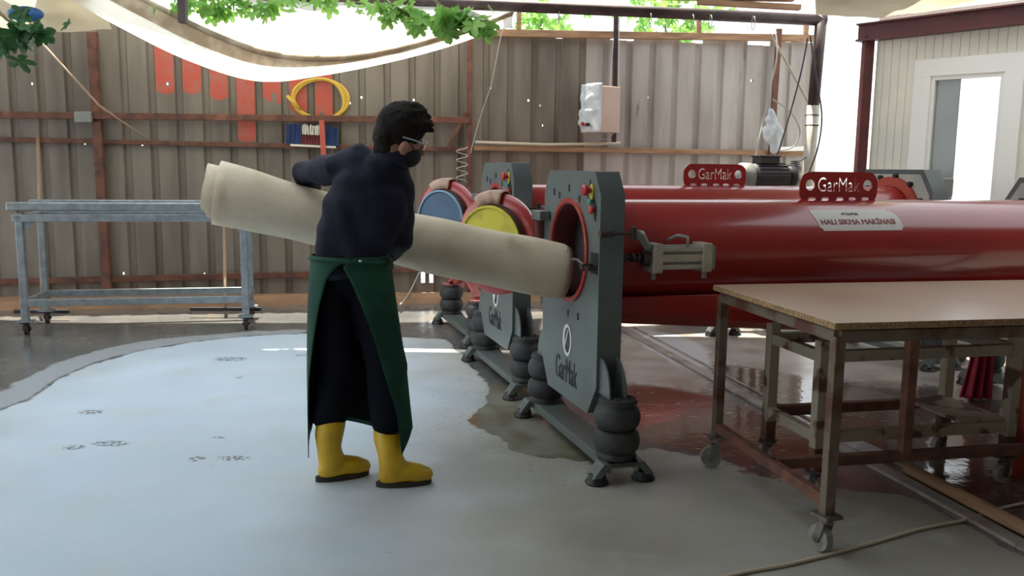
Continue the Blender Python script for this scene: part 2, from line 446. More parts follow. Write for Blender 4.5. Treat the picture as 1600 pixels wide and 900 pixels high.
    for px, py, rx, ry in ((173, 693, .10, .05), (115, 699, .06, .04), (360, 561, .13, .08), (142, 644, .08, .05), (307, 717, .05, .04), (365, 716, .09, .04), (470, 555, .05, .03), (375, 590, .03, .03), (340, 684, .04, .02)):
        c = G(px, py)
        dx = M('DIVIDE', M('SUBTRACT', sx.outputs[0], c.x), rx); dy = M('DIVIDE', M('SUBTRACT', sx.outputs[1], c.y), ry)
        e = ss(M('ADD', M('MULTIPLY', dx, dx), M('MULTIPLY', dy, dy)), 1.2, .5)
        col = mix(M('MULTIPLY', e, scr), col, (.13, .15, .16))
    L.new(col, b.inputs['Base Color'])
    ro = mf(ss(n2, .4, .65), .10, .28); ro = mf(film, ro, mf(ss(noise(2.2), .4, .62), .48, .62))
    ro = mf(M('MAXIMUM', M('MAXIMUM', mud, mud2), pud), ro, .07); ro = mf(dry, ro, .3); ro = mf(band, ro, .12)
    L.new(ro, b.inputs['Roughness']); b.inputs['Specular IOR Level'].default_value = .6
    bp = N.new('ShaderNodeBump'); bp.inputs['Strength'].default_value = .25; bp.inputs['Distance'].default_value = .004
    L.new(M('ADD', noise(22, 4), M('MULTIPLY', noise(6, 2), 1.2)), bp.inputs['Height']); L.new(bp.outputs[0], b.inputs['Normal'])
    return struct(link('floor', me))
build_floor()

# ================================================================ BACK FENCE
FA = Vector((-6.6, 8.47, 0)); FD = Vector((.988, .153, 0)).normalized(); FN = Vector((FD.y, -FD.x, 0))   # FN towards camera
def fence_s(px, off=0.):
    """distance along the fence for an image column; off = metres in front of it"""
    r = ray(px, 260); A = FA+FN*off
    # A + s*FD = t*r (xy)
    det = FD.x*(-r.y) - FD.y*(-r.x); s_ = ((-A.x)*(-r.y) - (-A.y)*(-r.x))/det
    return s_
def fp(s, z, off=0.): q = FA+FD*s+FN*off; return Vector((q.x, q.y, z))
def fpx(px, py, off=0.):
    s_ = fence_s(px, off); q = FA+FD*s_+FN*off; z = P(px, py, q.y).z; return Vector((q.x, q.y, z))
FTOP = 2.86
def build_fence():
    mb = MB(); send = fence_s(1268); pitch = .262; s0 = fence_s(265)-.10
    s0 -= math.ceil(s0/pitch)*pitch
    holes = []
    for px, py in ((58, 131), (135, 224), (224, 226), (267, 131), (548, 161), (566, 152), (647, 156), (185, 427), (313, 428), (824, 157), (843, 165), (846, 196), (1009, 152), (1167, 126), (765, 137)):
        q = fpx(px, py); holes.append((fence_s(px), q.z))
    red = {}
    for px, py, rag in ((262, 147, 0), (302, 147, 0), (343, 156, 0), (385, 222, 0), (425, 160, 1), (466, 184, 1), (508, 184, 1)):
        red[px] = (fence_s(px), fpx(px, py).z, rag)
    s = s0; k = 0
    while s < send:
        # profile: wide flat (front), slope, narrow recessed rib, slope
        brk = [(0, 0.), (.045, 0.), (.09, 0.), (.135, 0.), (.18, 0.), (.195, -.03), (.245, -.03), (.262, 0.)]
        for (a, da), (b, db) in zip(brk[:-1], brk[1:]):
            sa, sb = s+a, s+b
            if sb > send or sb < 0: continue
            cuts = {0.0, FTOP - (.05 if k % 3 == 0 else 0)}; out = []
            for hs, hz in holes:
                if sa <= hs < sb: out.append((hz-.012, hz+.012)); cuts |= {hz-.012, hz+.012}
            rz = None
            if a < .18:
                for q in red.values():
                    if abs(s+.09-q[0]) < .131:
                        rz = q[1] + (random.uniform(-.02, .16) if q[2] else (.02 if a in (0, .135) else 0)); cuts.add(rz)
            # crooked gaps low right of the worker, where daylight shows between the sheets
            gap = None
            if abs(sa-fence_s(657)) < .03 or abs(sa-fence_s(668)) < .02: gap = (fpx(660, 442).z, fpx(660, 422).z); cuts |= set(gap); 
            cs = sorted(cuts)
            for z0, z1 in zip(cs[:-1], cs[1:]):
                zm = (z0+z1)/2
                if any(o[0] < zm < o[1] for o in out): 
                    # leave a small hole: keep side strips
                    hs = [h for h in holes if sa <= h[0] < sb][0][0]
                    for c0, c1 in ((sa, max(sa, hs-.009)), (min(sb, hs+.009), sb)):
                        if c1-c0 > .001: mb.cur = 0; mb.add([fp(c0, z0, da), fp(c1, z0, da), fp(c1, z1, da), fp(c0, z1, da)], [(0, 1, 2, 3)])
                    continue
                if gap and gap[0] < zm < gap[1]: continue
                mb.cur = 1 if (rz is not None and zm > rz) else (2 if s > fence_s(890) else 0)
                mb.add([fp(sa, z0, da), fp(sb, z0, db), fp(sb, z1, db), fp(sa, z1, da)], [(0, 1, 2, 3)])
        s += pitch; k += 1
    me = bpy.data.meshes.new('wall_back'); me.from_pydata(mb.v, [], mb.f)
    for x in ('fence', 'red_paint', 'fence_light'): me.materials.append(MATS[x])
    me.polygons.foreach_set('material_index', mb.mi)
    return struct(link('wall_back', me, solid=.002))
build_fence()

def rail(name, a, b, w, h, m, label, cat='rail', off=None):
    o = MB().bar(a, b, w, h).build(name, m, bevel=.003); return tag(o, label, cat)
# steel rails and posts on the fence
o = MB().bar(fpx(-40, 179, .10), fpx(733, 188, .10), .05, .065).build('fence_rail', 'rust_steel', bevel=.004); tag(o, 'upper rusty steel rail running across the left half of the corrugated fence', 'rail')
o = MB().bar(fpx(-40, 217, .045), fpx(733, 234, .045), .04, .045).build('fence_rail', 'rust_steel', bevel=.004); tag(o, 'second rusty rail down on the corrugated fence, just under the taller brown one', 'rail')
o = MB().bar(fpx(-40, 441, .045), fpx(500, 428, .045), .04, .06).build('fence_rail', 'rust_steel', bevel=.004); tag(o, 'low reddish rail near the foot of the fence behind the galvanised trolley', 'rail')
o = MB().bar(fpx(560, 424, .045), fpx(735, 419, .045), .04, .05).build('fence_rail', 'rust_steel', bevel=.004); tag(o, 'short low rail behind the worker and the open doors', 'rail')
o = MB().bar(fpx(740, 231, .045), fpx(1260, 240, .045), .045, .055).build('fence_batten', 'timber', bevel=.004); tag(o, 'long brown timber batten across the grey fence under the control box', 'batten')
o = MB().tube([fpx(742, 222, .09), fpx(850, 226, .09), fpx(930, 225, .09), fpx(968, 223, .09)], .016).build('conduit_pipe', 'cable', smooth=True); tag(o, 'pale beige pipe lying on top of the long timber batten', 'pipe')
o = MB().bar(fpx(738, 51, .05), fpx(1262, 60, .05), .05, .075).build('fence_top_timber', 'timber', bevel=.004); tag(o, 'timber plank capping the top edge of the corrugated fence', 'plank')
for px, y0, y1, lab in ((808, 18, 50, 'short wooden upright on the fence top nearest the white tarp'), (1083, 28, 58, 'short wooden upright in the middle of the gap above the fence'), (1247, 30, 62, 'short wooden upright near the right end of the fence top')):
    o = MB().bar(fpx(px, y0, .05), fpx(px, y1, .05), .05, .05).build('wood_upright', 'timber'); tag(o, lab, 'upright')
o = MB().bar(fpx(155, 50, .06), fpx(158, 470, .06), .09, .06).build('fence_post', 'rust_steel', bevel=.004); tag(o, 'rusty steel fence post behind the galvanised trolley', 'post')
o = MB().bar(fpx(733, 60, .06), fpx(733, 455, .06), .055, .05).build('fence_post', 'rust_steel', bevel=.004); tag(o, 'rusty steel fence post above the blue drum door', 'post')
o = MB().bar(fpx(956, 20, .16), fpx(958, 222, .16), .05, .05).build('fence_post', 'dark_steel', bevel=.004); tag(o, 'thin dark post carrying the control box and cables', 'post')
o = MB().bar(fpx(1206, 45, .10), fpx(1203, 275, .10), .06, .05).build('fence_post', 'rust_steel', bevel=.004); tag(o, 'brown rusty post with a plastic bag tied to it', 'post')
o = MB().bar(fpx(504, 188, .20), fpx(506, 246, .20), .05, .03).build('hanging_bracket', 'red_paint', bevel=.004); tag(o, 'short red upright bar hanging from the rail in front of the broom head', 'bar')
o = MB().bar(fpx(700, 232, .10), fpx(727, 176, .10), .045, .04).build('diagonal_brace', 'rust_steel', bevel=.004); tag(o, 'red diagonal brace beside the fence post', 'brace')
o = MB().tube([fpx(78, 68, .12), fpx(160, 165, .14), fpx(232, 217, .08)], .011).build('wooden_stick', 'stick', smooth=True); tag(o, 'thin pale stick wedged diagonally behind the rusty rail at upper left', 'stick')
o = MB().bar(fpx(121, 183, .13), fpx(148, 183, .13), .05, .11).build('pipe_clamp', 'motor_grey', bevel=.01); tag(o, 'grey plastic sleeve clamped round the upper rusty rail', 'clamp')
o = MB().bar(fpx(1262, 232, .12), fpx(1210, 233, .12), .05, .05).build('white_shelf_bar', 'pvc'); tag(o, 'short white bar at the right end of the fence', 'bar')

# kerb of raised dirt along the fence
def kerb():
    n = 60; mb = MB(); pts = []
    for i in range(n+1):
        px = -60+i*(900/n); s_ = fence_s(px)
        w = .55-.28*i/n + .05*mnoise.noise(Vector((i*.3, 0, 0)))
        hgt = .055+.015*mnoise.noise(Vector((i*.5, 3, 0)))
        pts += [fp(s_, 0, w+.03), fp(s_, hgt, w), fp(s_, hgt+.02, w*.5), fp(s_, hgt+.01, -.05)]
    fs = [(i*4+j, (i+1)*4+j, (i+1)*4+j+1, i*4+j+1) for i in range(n) for j in range(3)]
    mb.add(pts, fs); return struct(mb.build('trim_1', 'kerb'))
kerb()
# drain channel edge
dp = [G(968, 512), G(1204, 642), G(1330, 710), G(1420, 757), G(1600, 856), G(1800, 965)]
mb = MB()
for a, b in zip(dp[:-1], dp[1:]):
    mb.bar(a+Vector((0, 0, .008)), b+Vector((0, 0, .008)), .075, .018)
    mb.bar(a+Vector((.13, 0.02, .004)), b+Vector((.13, 0.02, .004)), .02, .012)
struct(mb.build('trim_2', 'concrete_strip', bevel=.006))
a, b = G(1418, 742), G(1600, 838); d = (b-a)
o = MB().tube([a+Vector((0, 0, .03)), b+Vector((0, 0, .03)), b+d*.5+Vector((0, 0, .03))], .03, 14).build('drain_pipe', 'timber', smooth=True); tag(o, 'brown pipe lying on the wet floor beside the drain channel under the table', 'pipe')
a, b = G(1300, 690), G(1370, 722)
o = MB().bar(a+Vector((.05, .03, .014)), b+Vector((.05, .03, .014)), .12, .02).build('drain_grate', 'galv', bevel=.003); tag(o, 'pale metal cover plate over the drain behind the table legs', 'grate')

# ================================================================ ROOF, PURLIN, POST, BUILDING
o = MB().tube([P(300, -12, 8.2), P(700, 5, 8.3), P(1000, 18, 8.4), P(1290, 32, 8.5)], .053, 14).build('roof_purlin', 'dark_steel', smooth=True); tag(o, 'dark steel roof pipe running across above the fence', 'beam')
for px in (697, 730, 793, 873, 1016, 1082, 1110, 1177):
    a = P(px, 22+(px-700)*.03, 8.36); 
    o = MB().tube([a+Vector((0, 0.062*math.cos(t), .062*math.sin(t))) for t in [i*PI/6 for i in range(12)]], .004, 6, closed=True).build('wire_tie', 'wire', smooth=True)
    tag(o, 'thin pale wire tie wound round the dark roof pipe', 'wire', 'wire ties on the roof pipe')
tb = P(1257, 420, 8.5)
po = thing('support_post', 'tall leaning steel post, dark above and wrapped pale below, at the fence end', 'post', (tb.x, tb.y, 0))
base = Vector((P(1252, 420, 8.5).x, 8.5, 0.0)); mid = P(1271, 165, 8.5); top = P(1284, 20, 8.5)
MB().cyl(mid, top, .055).build('pipe_upper', 'dark_steel', po, world=True, smooth=True)
MB().tube([base, P(1262, 290, 8.5), mid], .06, 18).build('pipe_wrapping', 'wrap', po, world=True, smooth=True)
for y_ in (180, 196): 
    c = P(1269, y_, 8.5); MB().tube([c+Vector((.063*math.cos(t), .063*math.sin(t), 0)) for t in [i*PI/8 for i in range(16)]], .006, 6, closed=True).build('band', 'dark_steel', po, world=True)

def wallpt(px, A, D):
    r = ray(px, 200); det = D.x*(-r.y)+D.y*r.x; return ((-A.x)*(-r.y)-(A.y)*r.x)/det if abs(det) > 1e-9 else 0
BA = Vector((P(1362, 200, 8.0).x, 8.0, 0)); BBx = P(1600, 200, 7.07); BD = Vector((BBx.x-BA.x, BBx.y-BA.y, 0)).normalized(); BN = Vector((BD.y, -BD.x, 0))
def bs(px):
    r = ray(px, 200); # solve BA + s BD = t r
    A = np.array([[BD.x, -r.x], [BD.y, -r.y]]); s_, t_ = np.linalg.solve(A, np.array([-BA.x, -BA.y])); return s_
def bp_(s_, z, off=0): q = BA+BD*s_+BN*off; return Vector((q.x, q.y, z))
def bz(px, py): s_ = bs(px); return P(px, py, (BA+BD*s_).y).z
BLEN = 3.2; BTOP = 2.80
w0, w1, wz0, wz1 = bs(1430), bs(1588), .95, bz(1500, 94)
def building():
    mb = MB()
    pitch = .072; n = int(BLEN/pitch)+1
    for i in range(n):
        a, b = i*pitch, min((i+1)*pitch, BLEN)
        if b-a < .02: continue
        for z0, z1 in ((0, wz0), (wz0, wz1), (wz1, BTOP)):
            segs = [(a, b)]
            if z0 == wz0:
                segs = []
                if a < w0: segs.append((a, min(b, w0)))
                if b > w1: segs.append((max(a, w1), b))
            for c, d in segs:
                if d-c < .004: continue
                g = .002 if d-c > .02 else 0
                mb.prism([(c+g, 0), (c+g+.002, .006), (d-g-.002, .006), (d-g, 0)], z0, z1, lambda u, v, t: bp_(u, t, v))
                mb.prism([(c, 0), (d, 0), (d, -.08), (c, -.08)], z0, z1, lambda u, v, t: bp_(u, t, v))
    return struct(mb.build('wall_right', 'cladding'))
building()
# window in the panel wall
win = bpy.data.objects.new('window_1', None); COL.objects.link(win); struct(win)
def wbar(nm, s0, s1, z0, z1, d0, d1, m): return MB().prism([(s0, z0), (s1, z0), (s1, z1), (s0, z1)], d0, d1, lambda u, v, t: bp_(u, v, t)).build(nm, m, win, bevel=.004)
fw = .085
def wring(nm, s0, s1, z0, z1, fw, d0, d1, m):
    mb = MB()
    for a, b, c, d in ((s0, s1, z1-fw, z1), (s0, s1, z0, z0+fw), (s0, s0+fw, z0+fw, z1-fw), (s1-fw, s1, z0+fw, z1-fw)):
        mb.prism([(a, c), (b, c), (b, d), (a, d)], d0, d1, lambda u, v, t: bp_(u, v, t))
    return mb.build(nm, m, win, bevel=.003)
wring('window_casing', w0-.03, w1+.03, wz0-.03, wz1+.03, .145, -.02, .035, 'pvc')
wring('window_frame', w0+.095, w1-.095, wz0+.1, wz1-.1, .05, -.05, .015, 'pvc')
sm_ = bs(1494)
wbar('window_pane', w0+.14, sm_, wz0+.14, wz1-.14, -.03, -.02, 'pane_grey')
wbar('window_pane', sm_, w1-.14, wz0+.14, wz1-.14, -.03, -.025, 'glass')
# red post and beam of the building
o = MB().bar(bp_(-.06, 0, .05), bp_(-.06, bz(1365, 55), .05), .085, .085).build('red_corner_post', 'maroon_steel', bevel=.003); tag(o, 'dark red steel corner post at the left end of the white panel wall', 'post')
z1 = bz(1362, 42); z2 = bz(1600, 12)
mb = MB()
for dz, hh, ww in ((.0, .015, .12), (-.14, .015, .12), (-.07, .13, .03)):
    mb.bar(bp_(-.14, z1+dz+.02, .08), bp_(1.6, z1+(z2-z1)*1.6/bs(1600)+dz+.02, .08), ww, hh)
o = mb.build('red_roof_beam', 'maroon_steel'); tag(o, 'dark red steel roof beam above the white panel wall and window', 'beam')
# pale sunlit sheet fence outside the gap
mb = MB()
for i in range(30):
    x = 4.2+i*.2; y = 13.0
    mb.prism([(x, 0), (x+.13, 0), (x+.15, .04), (x+.18, .04), (x+.2, 0), (x+.2, -.01), (x, -.01)], 0, 1.75, lambda u, v, t: (u, y+v, t))
o = mb.build('outer_fence', 'cladding'); tag(o, 'pale sunlit sheet metal fence outside, seen through the gap beside the red post', 'fence')

# roof over the right and the camera, added unseen, cut to steer light
mb = MB()
mb.box((1.4, 2.35, 3.6), (3.2, 12.1, .04)); mb.box((6.1, -.1, 3.6), (6.2, 7.2, .04)); mb.box((-6.1, 2.35, 3.6), (3.4, 12.1, .04)); mb.box((-2.3, -.6, 3.6), (4.2, 6.2, .04))
struct(mb.build('ceiling_added', 'roof_sheet'))
o = MB().box((-2.3, 5.06, 3.62), (4.5, 5.2, .01)).build('ceiling_added', 'roof_diffuser'); struct(o)  # added translucent panel, out of view, softening the sun on the floor
struct(MB().box((.5, -3.7, 1.8), (14.4, .06, 3.6)).build('wall_added_front', 'fence'))  # added unseen wall, blocks light from behind the camera
struct(MB().box((7.6, 1.4, 1.8), (.06, 10.2, 3.6)).build('wall_added_side', 'fence'))  # added unseen wall, blocks light from the right

# ================================================================ TARPS
def swag():
    low = [(60, -25), (110, 2), (180, 42), (290, 96), (400, 129), (500, 120), (620, 96), (720, 68), (800, 36)]
    lip = [(130, -55), (190, -18), (250, 12), (330, 52), (420, 84), (520, 92), (620, 78), (730, 46), (802, 20)]
    back = [(40, -120), (120, -150), (200, -160), (300, -150), (400, -140), (500, -130), (600, -110), (720, -60), (806, 20)]
    def cr(L, t):
        t = t*(len(L)-1); i = min(int(t), len(L)-2); f = t-i
        p = [L[max(i-1, 0)], L[i], L[i+1], L[min(i+2, len(L)-1)]]
        return tuple(.5*((2*p[1][k])+(-p[0][k]+p[2][k])*f+(2*p[0][k]-5*p[1][k]+4*p[2][k]-p[3][k])*f*f+(-p[0][k]+3*p[1][k]-3*p[2][k]+p[3][k])*f**3) for k in (0, 1))
    def S_(u, v):
        # v: 0 front lip, .35 lowest fold, 1 back edge high
        yy = 7.2+.3*u
        A = P(*cr(lip, u), yy); B = P(*cr(low, u), yy+.12); C = P(*cr(back, u), yy+1.55)
        w = .02*mnoise.noise(Vector((u*22, v*3, 1)))
        if v < .35:
            t = v/.35; q = A.lerp(B, t); q.y -= .05*math.sin(t*PI)
        else:
            t = (v-.35)/.65; q = B.lerp(C, t); q.z -= .10*math.sin(t*PI)
            q.z += 0
        q.y += w
        return q
    t = thing('white_tarp', 'large white tarpaulin sagging in a swag below the roof at upper left', 'tarp', tuple(S_(.5, .35)))
    MB().grid(S_, 60, 24).build('sheet', 'tarp', t, world=True, smooth=True)
    MB().grid(lambda u, v: S_(u, .02+.13*v)+Vector((0, -.012, 0)), 60, 3).build('dirty_band', 'tarp_dirt', t, world=True, smooth=True)
    MB().tube([S_(i/40, 0.0)+Vector((0, -.012, 0)) for i in range(41)], [.012+.012*math.sin(PI*i/40) for i in range(41)], 8).build('rolled_hem', 'tarp_dirt', t, world=True, smooth=True)
swag()
# beige tarps: upper left corner, upper right corner
def sheet(name, label, pts, m, nz=6):
    mb = MB()
    (a, b), (c, d) = pts
    def f(u, v):
        q = a.lerp(b, u).lerp(c.lerp(d, u), v); q.z += -.06*math.sin(PI*u) + .03*mnoise.noise(Vector((u*6, v*4, 2))); return q
    mb.grid(f, 24, 10); o = mb.build(name, m, smooth=True); return tag(o, label, 'tarp')
sheet('beige_tarp', 'yellowish beige tarp strip over the fence in the upper left corner', ((P(-60, 32, 8.6), P(175, 46, 8.3)), (P(-60, -60, 6.8), P(120, -60, 6.6))), 'tarp_beige')
sheet('beige_tarp', 'beige tarp hanging over the dark post in the upper right corner', ((P(1275, 22, 7.9), P(1520, 4, 7.0)), (P(1270, -60, 6.4), P(1560, -60, 5.8))), 'tarp_beige')
o = MB().ell(P(40, 22, 7.0), (.14, .08, .06)).build('blue_cloth_bundle', 'blue_plastic', smooth=True); tag(o, 'small blue plastic bundle caught in the leaves at top left', 'bundle')
o = MB().bar(P(285, -30, 6.0), P(286, 36, 6.0), .05, .05).build('hanging_bar', 'dark_steel'); tag(o, 'short dark bar end hanging down in front of the white tarp', 'bar')
for i, (a, b, lab) in enumerate((((1090, 3), (1250, 12), 'thin orange roof lath above the fence gap on the right'), ((930, -6), (1240, -2), 'roof lath along the very top edge of the picture'))):
    o = MB().bar(P(*a, 8.9), P(*b, 8.9), .08, .05).build('roof_lath', 'timber'); tag(o, lab, 'lath')

# ================================================================ FIG BRANCHES AND TREES BEYOND
def leaf_poly(sz):
    out = []
    lob = [(-160, .35), (-138, .55), (-120, .72), (-104, .66), (-92, .42), (-76, .78), (-60, .95), (-46, .85), (-32, .48), (-14, .9), (0, 1.1), (14, .9), (32, .48), (46, .85), (60, .95), (76, .78), (92, .42), (104, .66), (120, .72), (138, .55), (160, .35), (180, .12)]
    for a, r in lob: out.append((math.sin(R(a))*r*sz*.55, math.cos(R(a))*r*sz*.55))
    return out
def foliage(name, label, cat, centre, rad, n, size, m, stem=None, group=None, seed=0):
    rnd = random.Random(seed); t = thing(name, label, cat, tuple(stem[0]) if stem else tuple(centre), 0, group)
    mb = MB()
    for i in range(n):
        c = Vector([centre[k]+rad[k]*rnd.gauss(0, .5) for k in range(3)])
        sz = size*rnd.uniform(.6, 1.2); Rm = Matrix.Rotation(rnd.uniform(0, 6.28), 3, 'Z') @ Matrix.Rotation(rnd.gauss(1.2, .6), 3, 'X') @ Matrix.Rotation(rnd.uniform(-.8, .8)+PI, 3, 'Z')
        pl = leaf_poly(sz); vs = [c+Rm @ Vector((0, 0, -.06*sz))]+[c+Rm @ Vector((x, y, .08*sz*abs(x)/sz)) for x, y in pl]
        k = len(pl); mb.add(vs, [(0, 1+j, 1+(j+1) % k) for j in range(k)])
    me = bpy.data.meshes.new('foliage'); me.from_pydata(mb.v, [], mb.f); me.materials.append(MATS[m]); link('foliage', me, t, world=True)
    if stem: MB().tube(stem, [.02]+[.012]*(len(stem)-1), 8).build('branch', 'bark', t, world=True, smooth=True)
    return t
foliage('fig_branch', 'fig branch with green lobed leaves hanging over the right end of the white tarp', 'branch', P(712, 36, 7.0), (.26, .12, .10), 60, .19, 'leaf', [P(640, -30, 7.1), P(690, 10, 7.05), P(735, 35, 7.0)], seed=1)
foliage('fig_branch', 'leafy branch above the middle of the tarp, left of the big hanging fig leaves', 'branch', P(625, 18, 7.15), (.26, .10, .09), 44, .15, 'leaf', [P(560, -30, 7.15), P(610, 5, 7.15), P(640, 25, 7.15)], seed=2)
foliage('fig_branch', 'sunlit leafy branch in the tarp hollow left of centre', 'branch', P(350, 6, 7.3), (.5, .15, .12), 90, .16, 'leaf', [P(300, -40, 7.3), P(360, 0, 7.3), P(420, 20, 7.3)], seed=3)
foliage('fig_branch', 'dark shaded leaves in the top left corner', 'branch', P(28, 58, 6.6), (.28, .15, .16), 34, .22, 'leaf_shaded', [P(-40, -20, 6.6), P(10, 30, 6.6), P(60, 60, 6.6)], seed=4)
foliage('fig_branch', 'thin sprays of leaves along the roof pipe between the two hanging leaf bunches', 'branch', P(510, 4, 7.3), (.5, .12, .06), 24, .15, 'leaf', [P(440, -30, 7.3), P(500, -10, 7.3), P(570, 8, 7.3)], seed=11)
foliage('garden_tree', 'tree leaves above the fence left of the dark post', 'tree', P(845, 30, 12.5), (.5, .5, .5), 120, .22, 'leaf', [P(845, 480, 12.5).xy.to_3d(), P(845, 30, 12.5)], seed=5)
foliage('garden_tree', 'tree leaves above the fence in the middle of the gap', 'tree', P(1040, 28, 13.0), (.8, .5, .5), 170, .22, 'leaf', [P(1040, 480, 13).xy.to_3d(), P(1040, 30, 13)], seed=6)
foliage('garden_tree', 'leafy tree crown above the white tarp beyond the fence', 'tree', P(330, -10, 11.5), (1.3, .6, .5), 200, .25, 'leaf', [P(330, 480, 11.5).xy.to_3d(), P(330, 0, 11.5)], seed=7)

# ================================================================ THINGS ON THE FENCE
# yellow hose coil
hc = fpx(502, 156, .04); t = thing('hose_coil', 'yellow water hose coiled and hung on the upper rusty rail', 'hose', tuple(hc))
pts = []
for i in range(140):
    a = 2*PI*i/140*3.2+2.6; k = i/140; rx = .27-.02*math.sin(a*1.7)+.012*math.sin(i*.21); rz_ = .20+.012*math.cos(a*.9+k)
    q = hc+FD*(rx*math.cos(a)+.012*math.sin(a*.31))+Vector((0, 0, rz_*math.sin(a)-.0)); q += FN*(.006*math.sin(a*.33)+.012*(k-.3)); pts.append(q)
pts.append(hc+FD*-.33+Vector((0, 0, .03))+FN*.05)
pts = pts[-1:]+pts[:-1] if False else pts
MB().tube(pts, .017, 10).build('hose', 'hose', t, world=True, smooth=True)
# broom head
bc = fpx(491, 211, .105); t = thing('broom_head', 'blue, white and red bristled broom head hanging behind the red bar', 'broom', tuple(bc))
FR = Matrix((FD, -FN, Vector((0, 0, 1)))).transposed()
rt = FR @ Matrix.Rotation(R(2), 3, 'Y')
def bristle(nm, s0, s1, z0, z1, m, n, seed):
    mb = MB(); rnd = random.Random(seed)
    for i in range(n):
        s_ = s0+(s1-s0)*(i+.5)/n
        for dpt in (-.03, 0, .03):
            a = Vector((s_+rnd.uniform(-.004, .004), dpt, z0)); b = Vector((s_+rnd.uniform(-.012, .012), dpt+rnd.uniform(-.015, .015), z1+rnd.uniform(-.012, .012)))
            mb.tube([bc+rt @ a, bc+rt @ b], [.009, .006], 5)
    return mb.build(nm, m, t, world=True)
MB().box(bc+rt @ Vector((0, 0, -.115)), (.46, .09, .022), rt).build('block', 'brush_white', t, world=True, bevel=.004)
bristle('bristles', -.27, -.12, -.10, .10, 'brush_blue', 12, 1); bristle('bristles', .11, .25, -.10, .09, 'brush_blue', 12, 2)
bristle('bristles', -.115, .105, -.10, .0, 'brush_red', 16, 3); bristle('bristles', -.115, .105, .0, .095, 'brush_white', 9, 4)
# control box wrapped in plastic
cb = fpx(940, 210, .22)
t = thing('control_box', 'beige electrical control box with a plastic-wrapped front on the thin dark post', 'control box', tuple(cb))
zt, zb = fpx(940, 137, .22).z, fpx(940, 208, .22).z; zc = (zt+zb)/2; cx = P(940, 172, cb.y)
Rc = Matrix.Rotation(R(-62), 3, 'Z')
c0 = Vector((cx.x-.0, cb.y-.02, zc))
MB().box(c0, (.34, .24, zt-zb), Rc).build('cabinet', 'box_beige', t, world=True, bevel=.008)
nd = Rc @ Vector((0, -1, 0)); sdv = Rc @ Vector((1, 0, 0))
# plastic wrap bulging over the door side (faces left)
wc = c0+nd*.0
ld = Rc @ Vector((0, -1, 0))
mb = MB()
def wrapf(u, v):
    z = zb-.0+(zt-zb+.03)*v; y = (u-.5)*.36
    bul = .05+.05*abs(mnoise.noise(Vector((u*3, v*5, 4))))+.03*math.sin(PI*v)+ (.03 if .15 < v < .5 else 0)
    return c0+ld*(.12+bul*math.sin(PI*min(1, max(0, u)))**.4)+sdv*y+Vector((0, 0, z-zc))
mb.grid(wrapf, 16, 24); mb.build('plastic_wrap', 'plastic_bag', t, world=True, smooth=True, solid=.003)
kb = c0+ld*.215+Vector((0, 0, -.15)); MB().cyl(kb, kb+ld*.03, .022).build('button', 'red_btn', t, world=True)
kb = c0+ld*.21+sdv*.08+Vector((0, 0, -.16)); MB().cyl(kb, kb+ld*.03, .018).build('button', 'black', t, world=True)
for dz in (.16, -.2):
    q = c0+Vector((.10, 0, dz+.0)); MB().box(q+Vector((.04, .02, 0)), (.05, .05, .045)).build('bracket', 'black', t, world=True)
def cable(name, label, pts, r=.006, m='wire', cat='cable', group=None):
    # smooth catmull
    P_ = [Vector(p) for p in pts]; out = []
    for i in range(len(P_)-1):
        a, b, c, d = P_[max(i-1, 0)], P_[i], P_[i+1], P_[min(i+2, len(P_)-1)]
        for k in range(8):
            f = k/8; out.append(.5*((2*b)+(-a+c)*f+(2*a-5*b+4*c-d)*f*f+(-a+3*b-3*c+d)*f**3))
    out.append(P_[-1]); o = MB().tube(out, r, 8).build(name, m, smooth=True); return tag(o, label, cat, group)
cable('power_cable', 'pale cable running down beside the thin dark post to the control box', [fpx(961, 25, .22), fpx(962, 90, .22), fpx(964, 170, .24), fpx(958, 205, .24), fpx(945, 218, .22), fpx(933, 212, .2)], .006)
cable('power_cable', 'thin cable hanging left of the post down to the top of the control box', [fpx(953, 60, .22), fpx(951, 100, .22), fpx(950, 138, .22)], .005)
cable('hanging_wire', 'thin pale wire hanging from the roof pipe above the open doors', [P(793, 28, 8.3), P(782, 60, 8.3), P(768, 130, 8.4), P(750, 185, 8.6), P(735, 240, 8.8)], .005)
cable('power_cable', 'grey cable drooping from the roof pipe past the bag on the brown post', [P(1262, 60, 8.4), P(1250, 120, 8.4), P(1225, 210, 8.4), P(1207, 265, 8.4)], .008, 'wire_dark')
cable('power_cable', 'dark cable hanging down along the leaning support post', [P(1266, 55, 8.38), P(1275, 120, 8.38), P(1284, 180, 8.38), P(1278, 230, 8.38), P(1262, 275, 8.38)], .008, 'wire_dark')
cable('power_cable', 'looped grey cable in a wide arc right of the brown post', [P(1207, 155, 8.6), P(1235, 175, 8.6), P(1250, 205, 8.6), P(1238, 230, 8.6), P(1212, 236, 8.6)], .007, 'wire')
cable('power_cable', 'bundle cable running down the brown post to the motor', [P(1212, 50, 8.7), P(1214, 90, 8.6), P(1200, 150, 8.6), P(1190, 200, 8.6), P(1178, 255, 8.4)], .008, 'wire')
cable('power_cable', 'pale pipe slanting down from the top of the brown post to the leaning post', [P(1203, 52, 8.7), P(1230, 100, 8.7), P(1262, 158, 8.65)], .013, 'cable')
cable('metal_spiral', 'shiny coiled wire hanging beside the fence post above the blue door', [fpx(722+9*math.cos(i*1.2), 230+i*2.6, .2) for i in range(22)], .006, 'steel', 'wire')
mb = MB()
pts = [P(1243+9*math.sin(i*2.1), 250+i*1.1, 8.4)+Vector((0, .03*math.cos(i*1.7), 0)) for i in range(38)]
pts[0] = P(1259, 246, 8.46)
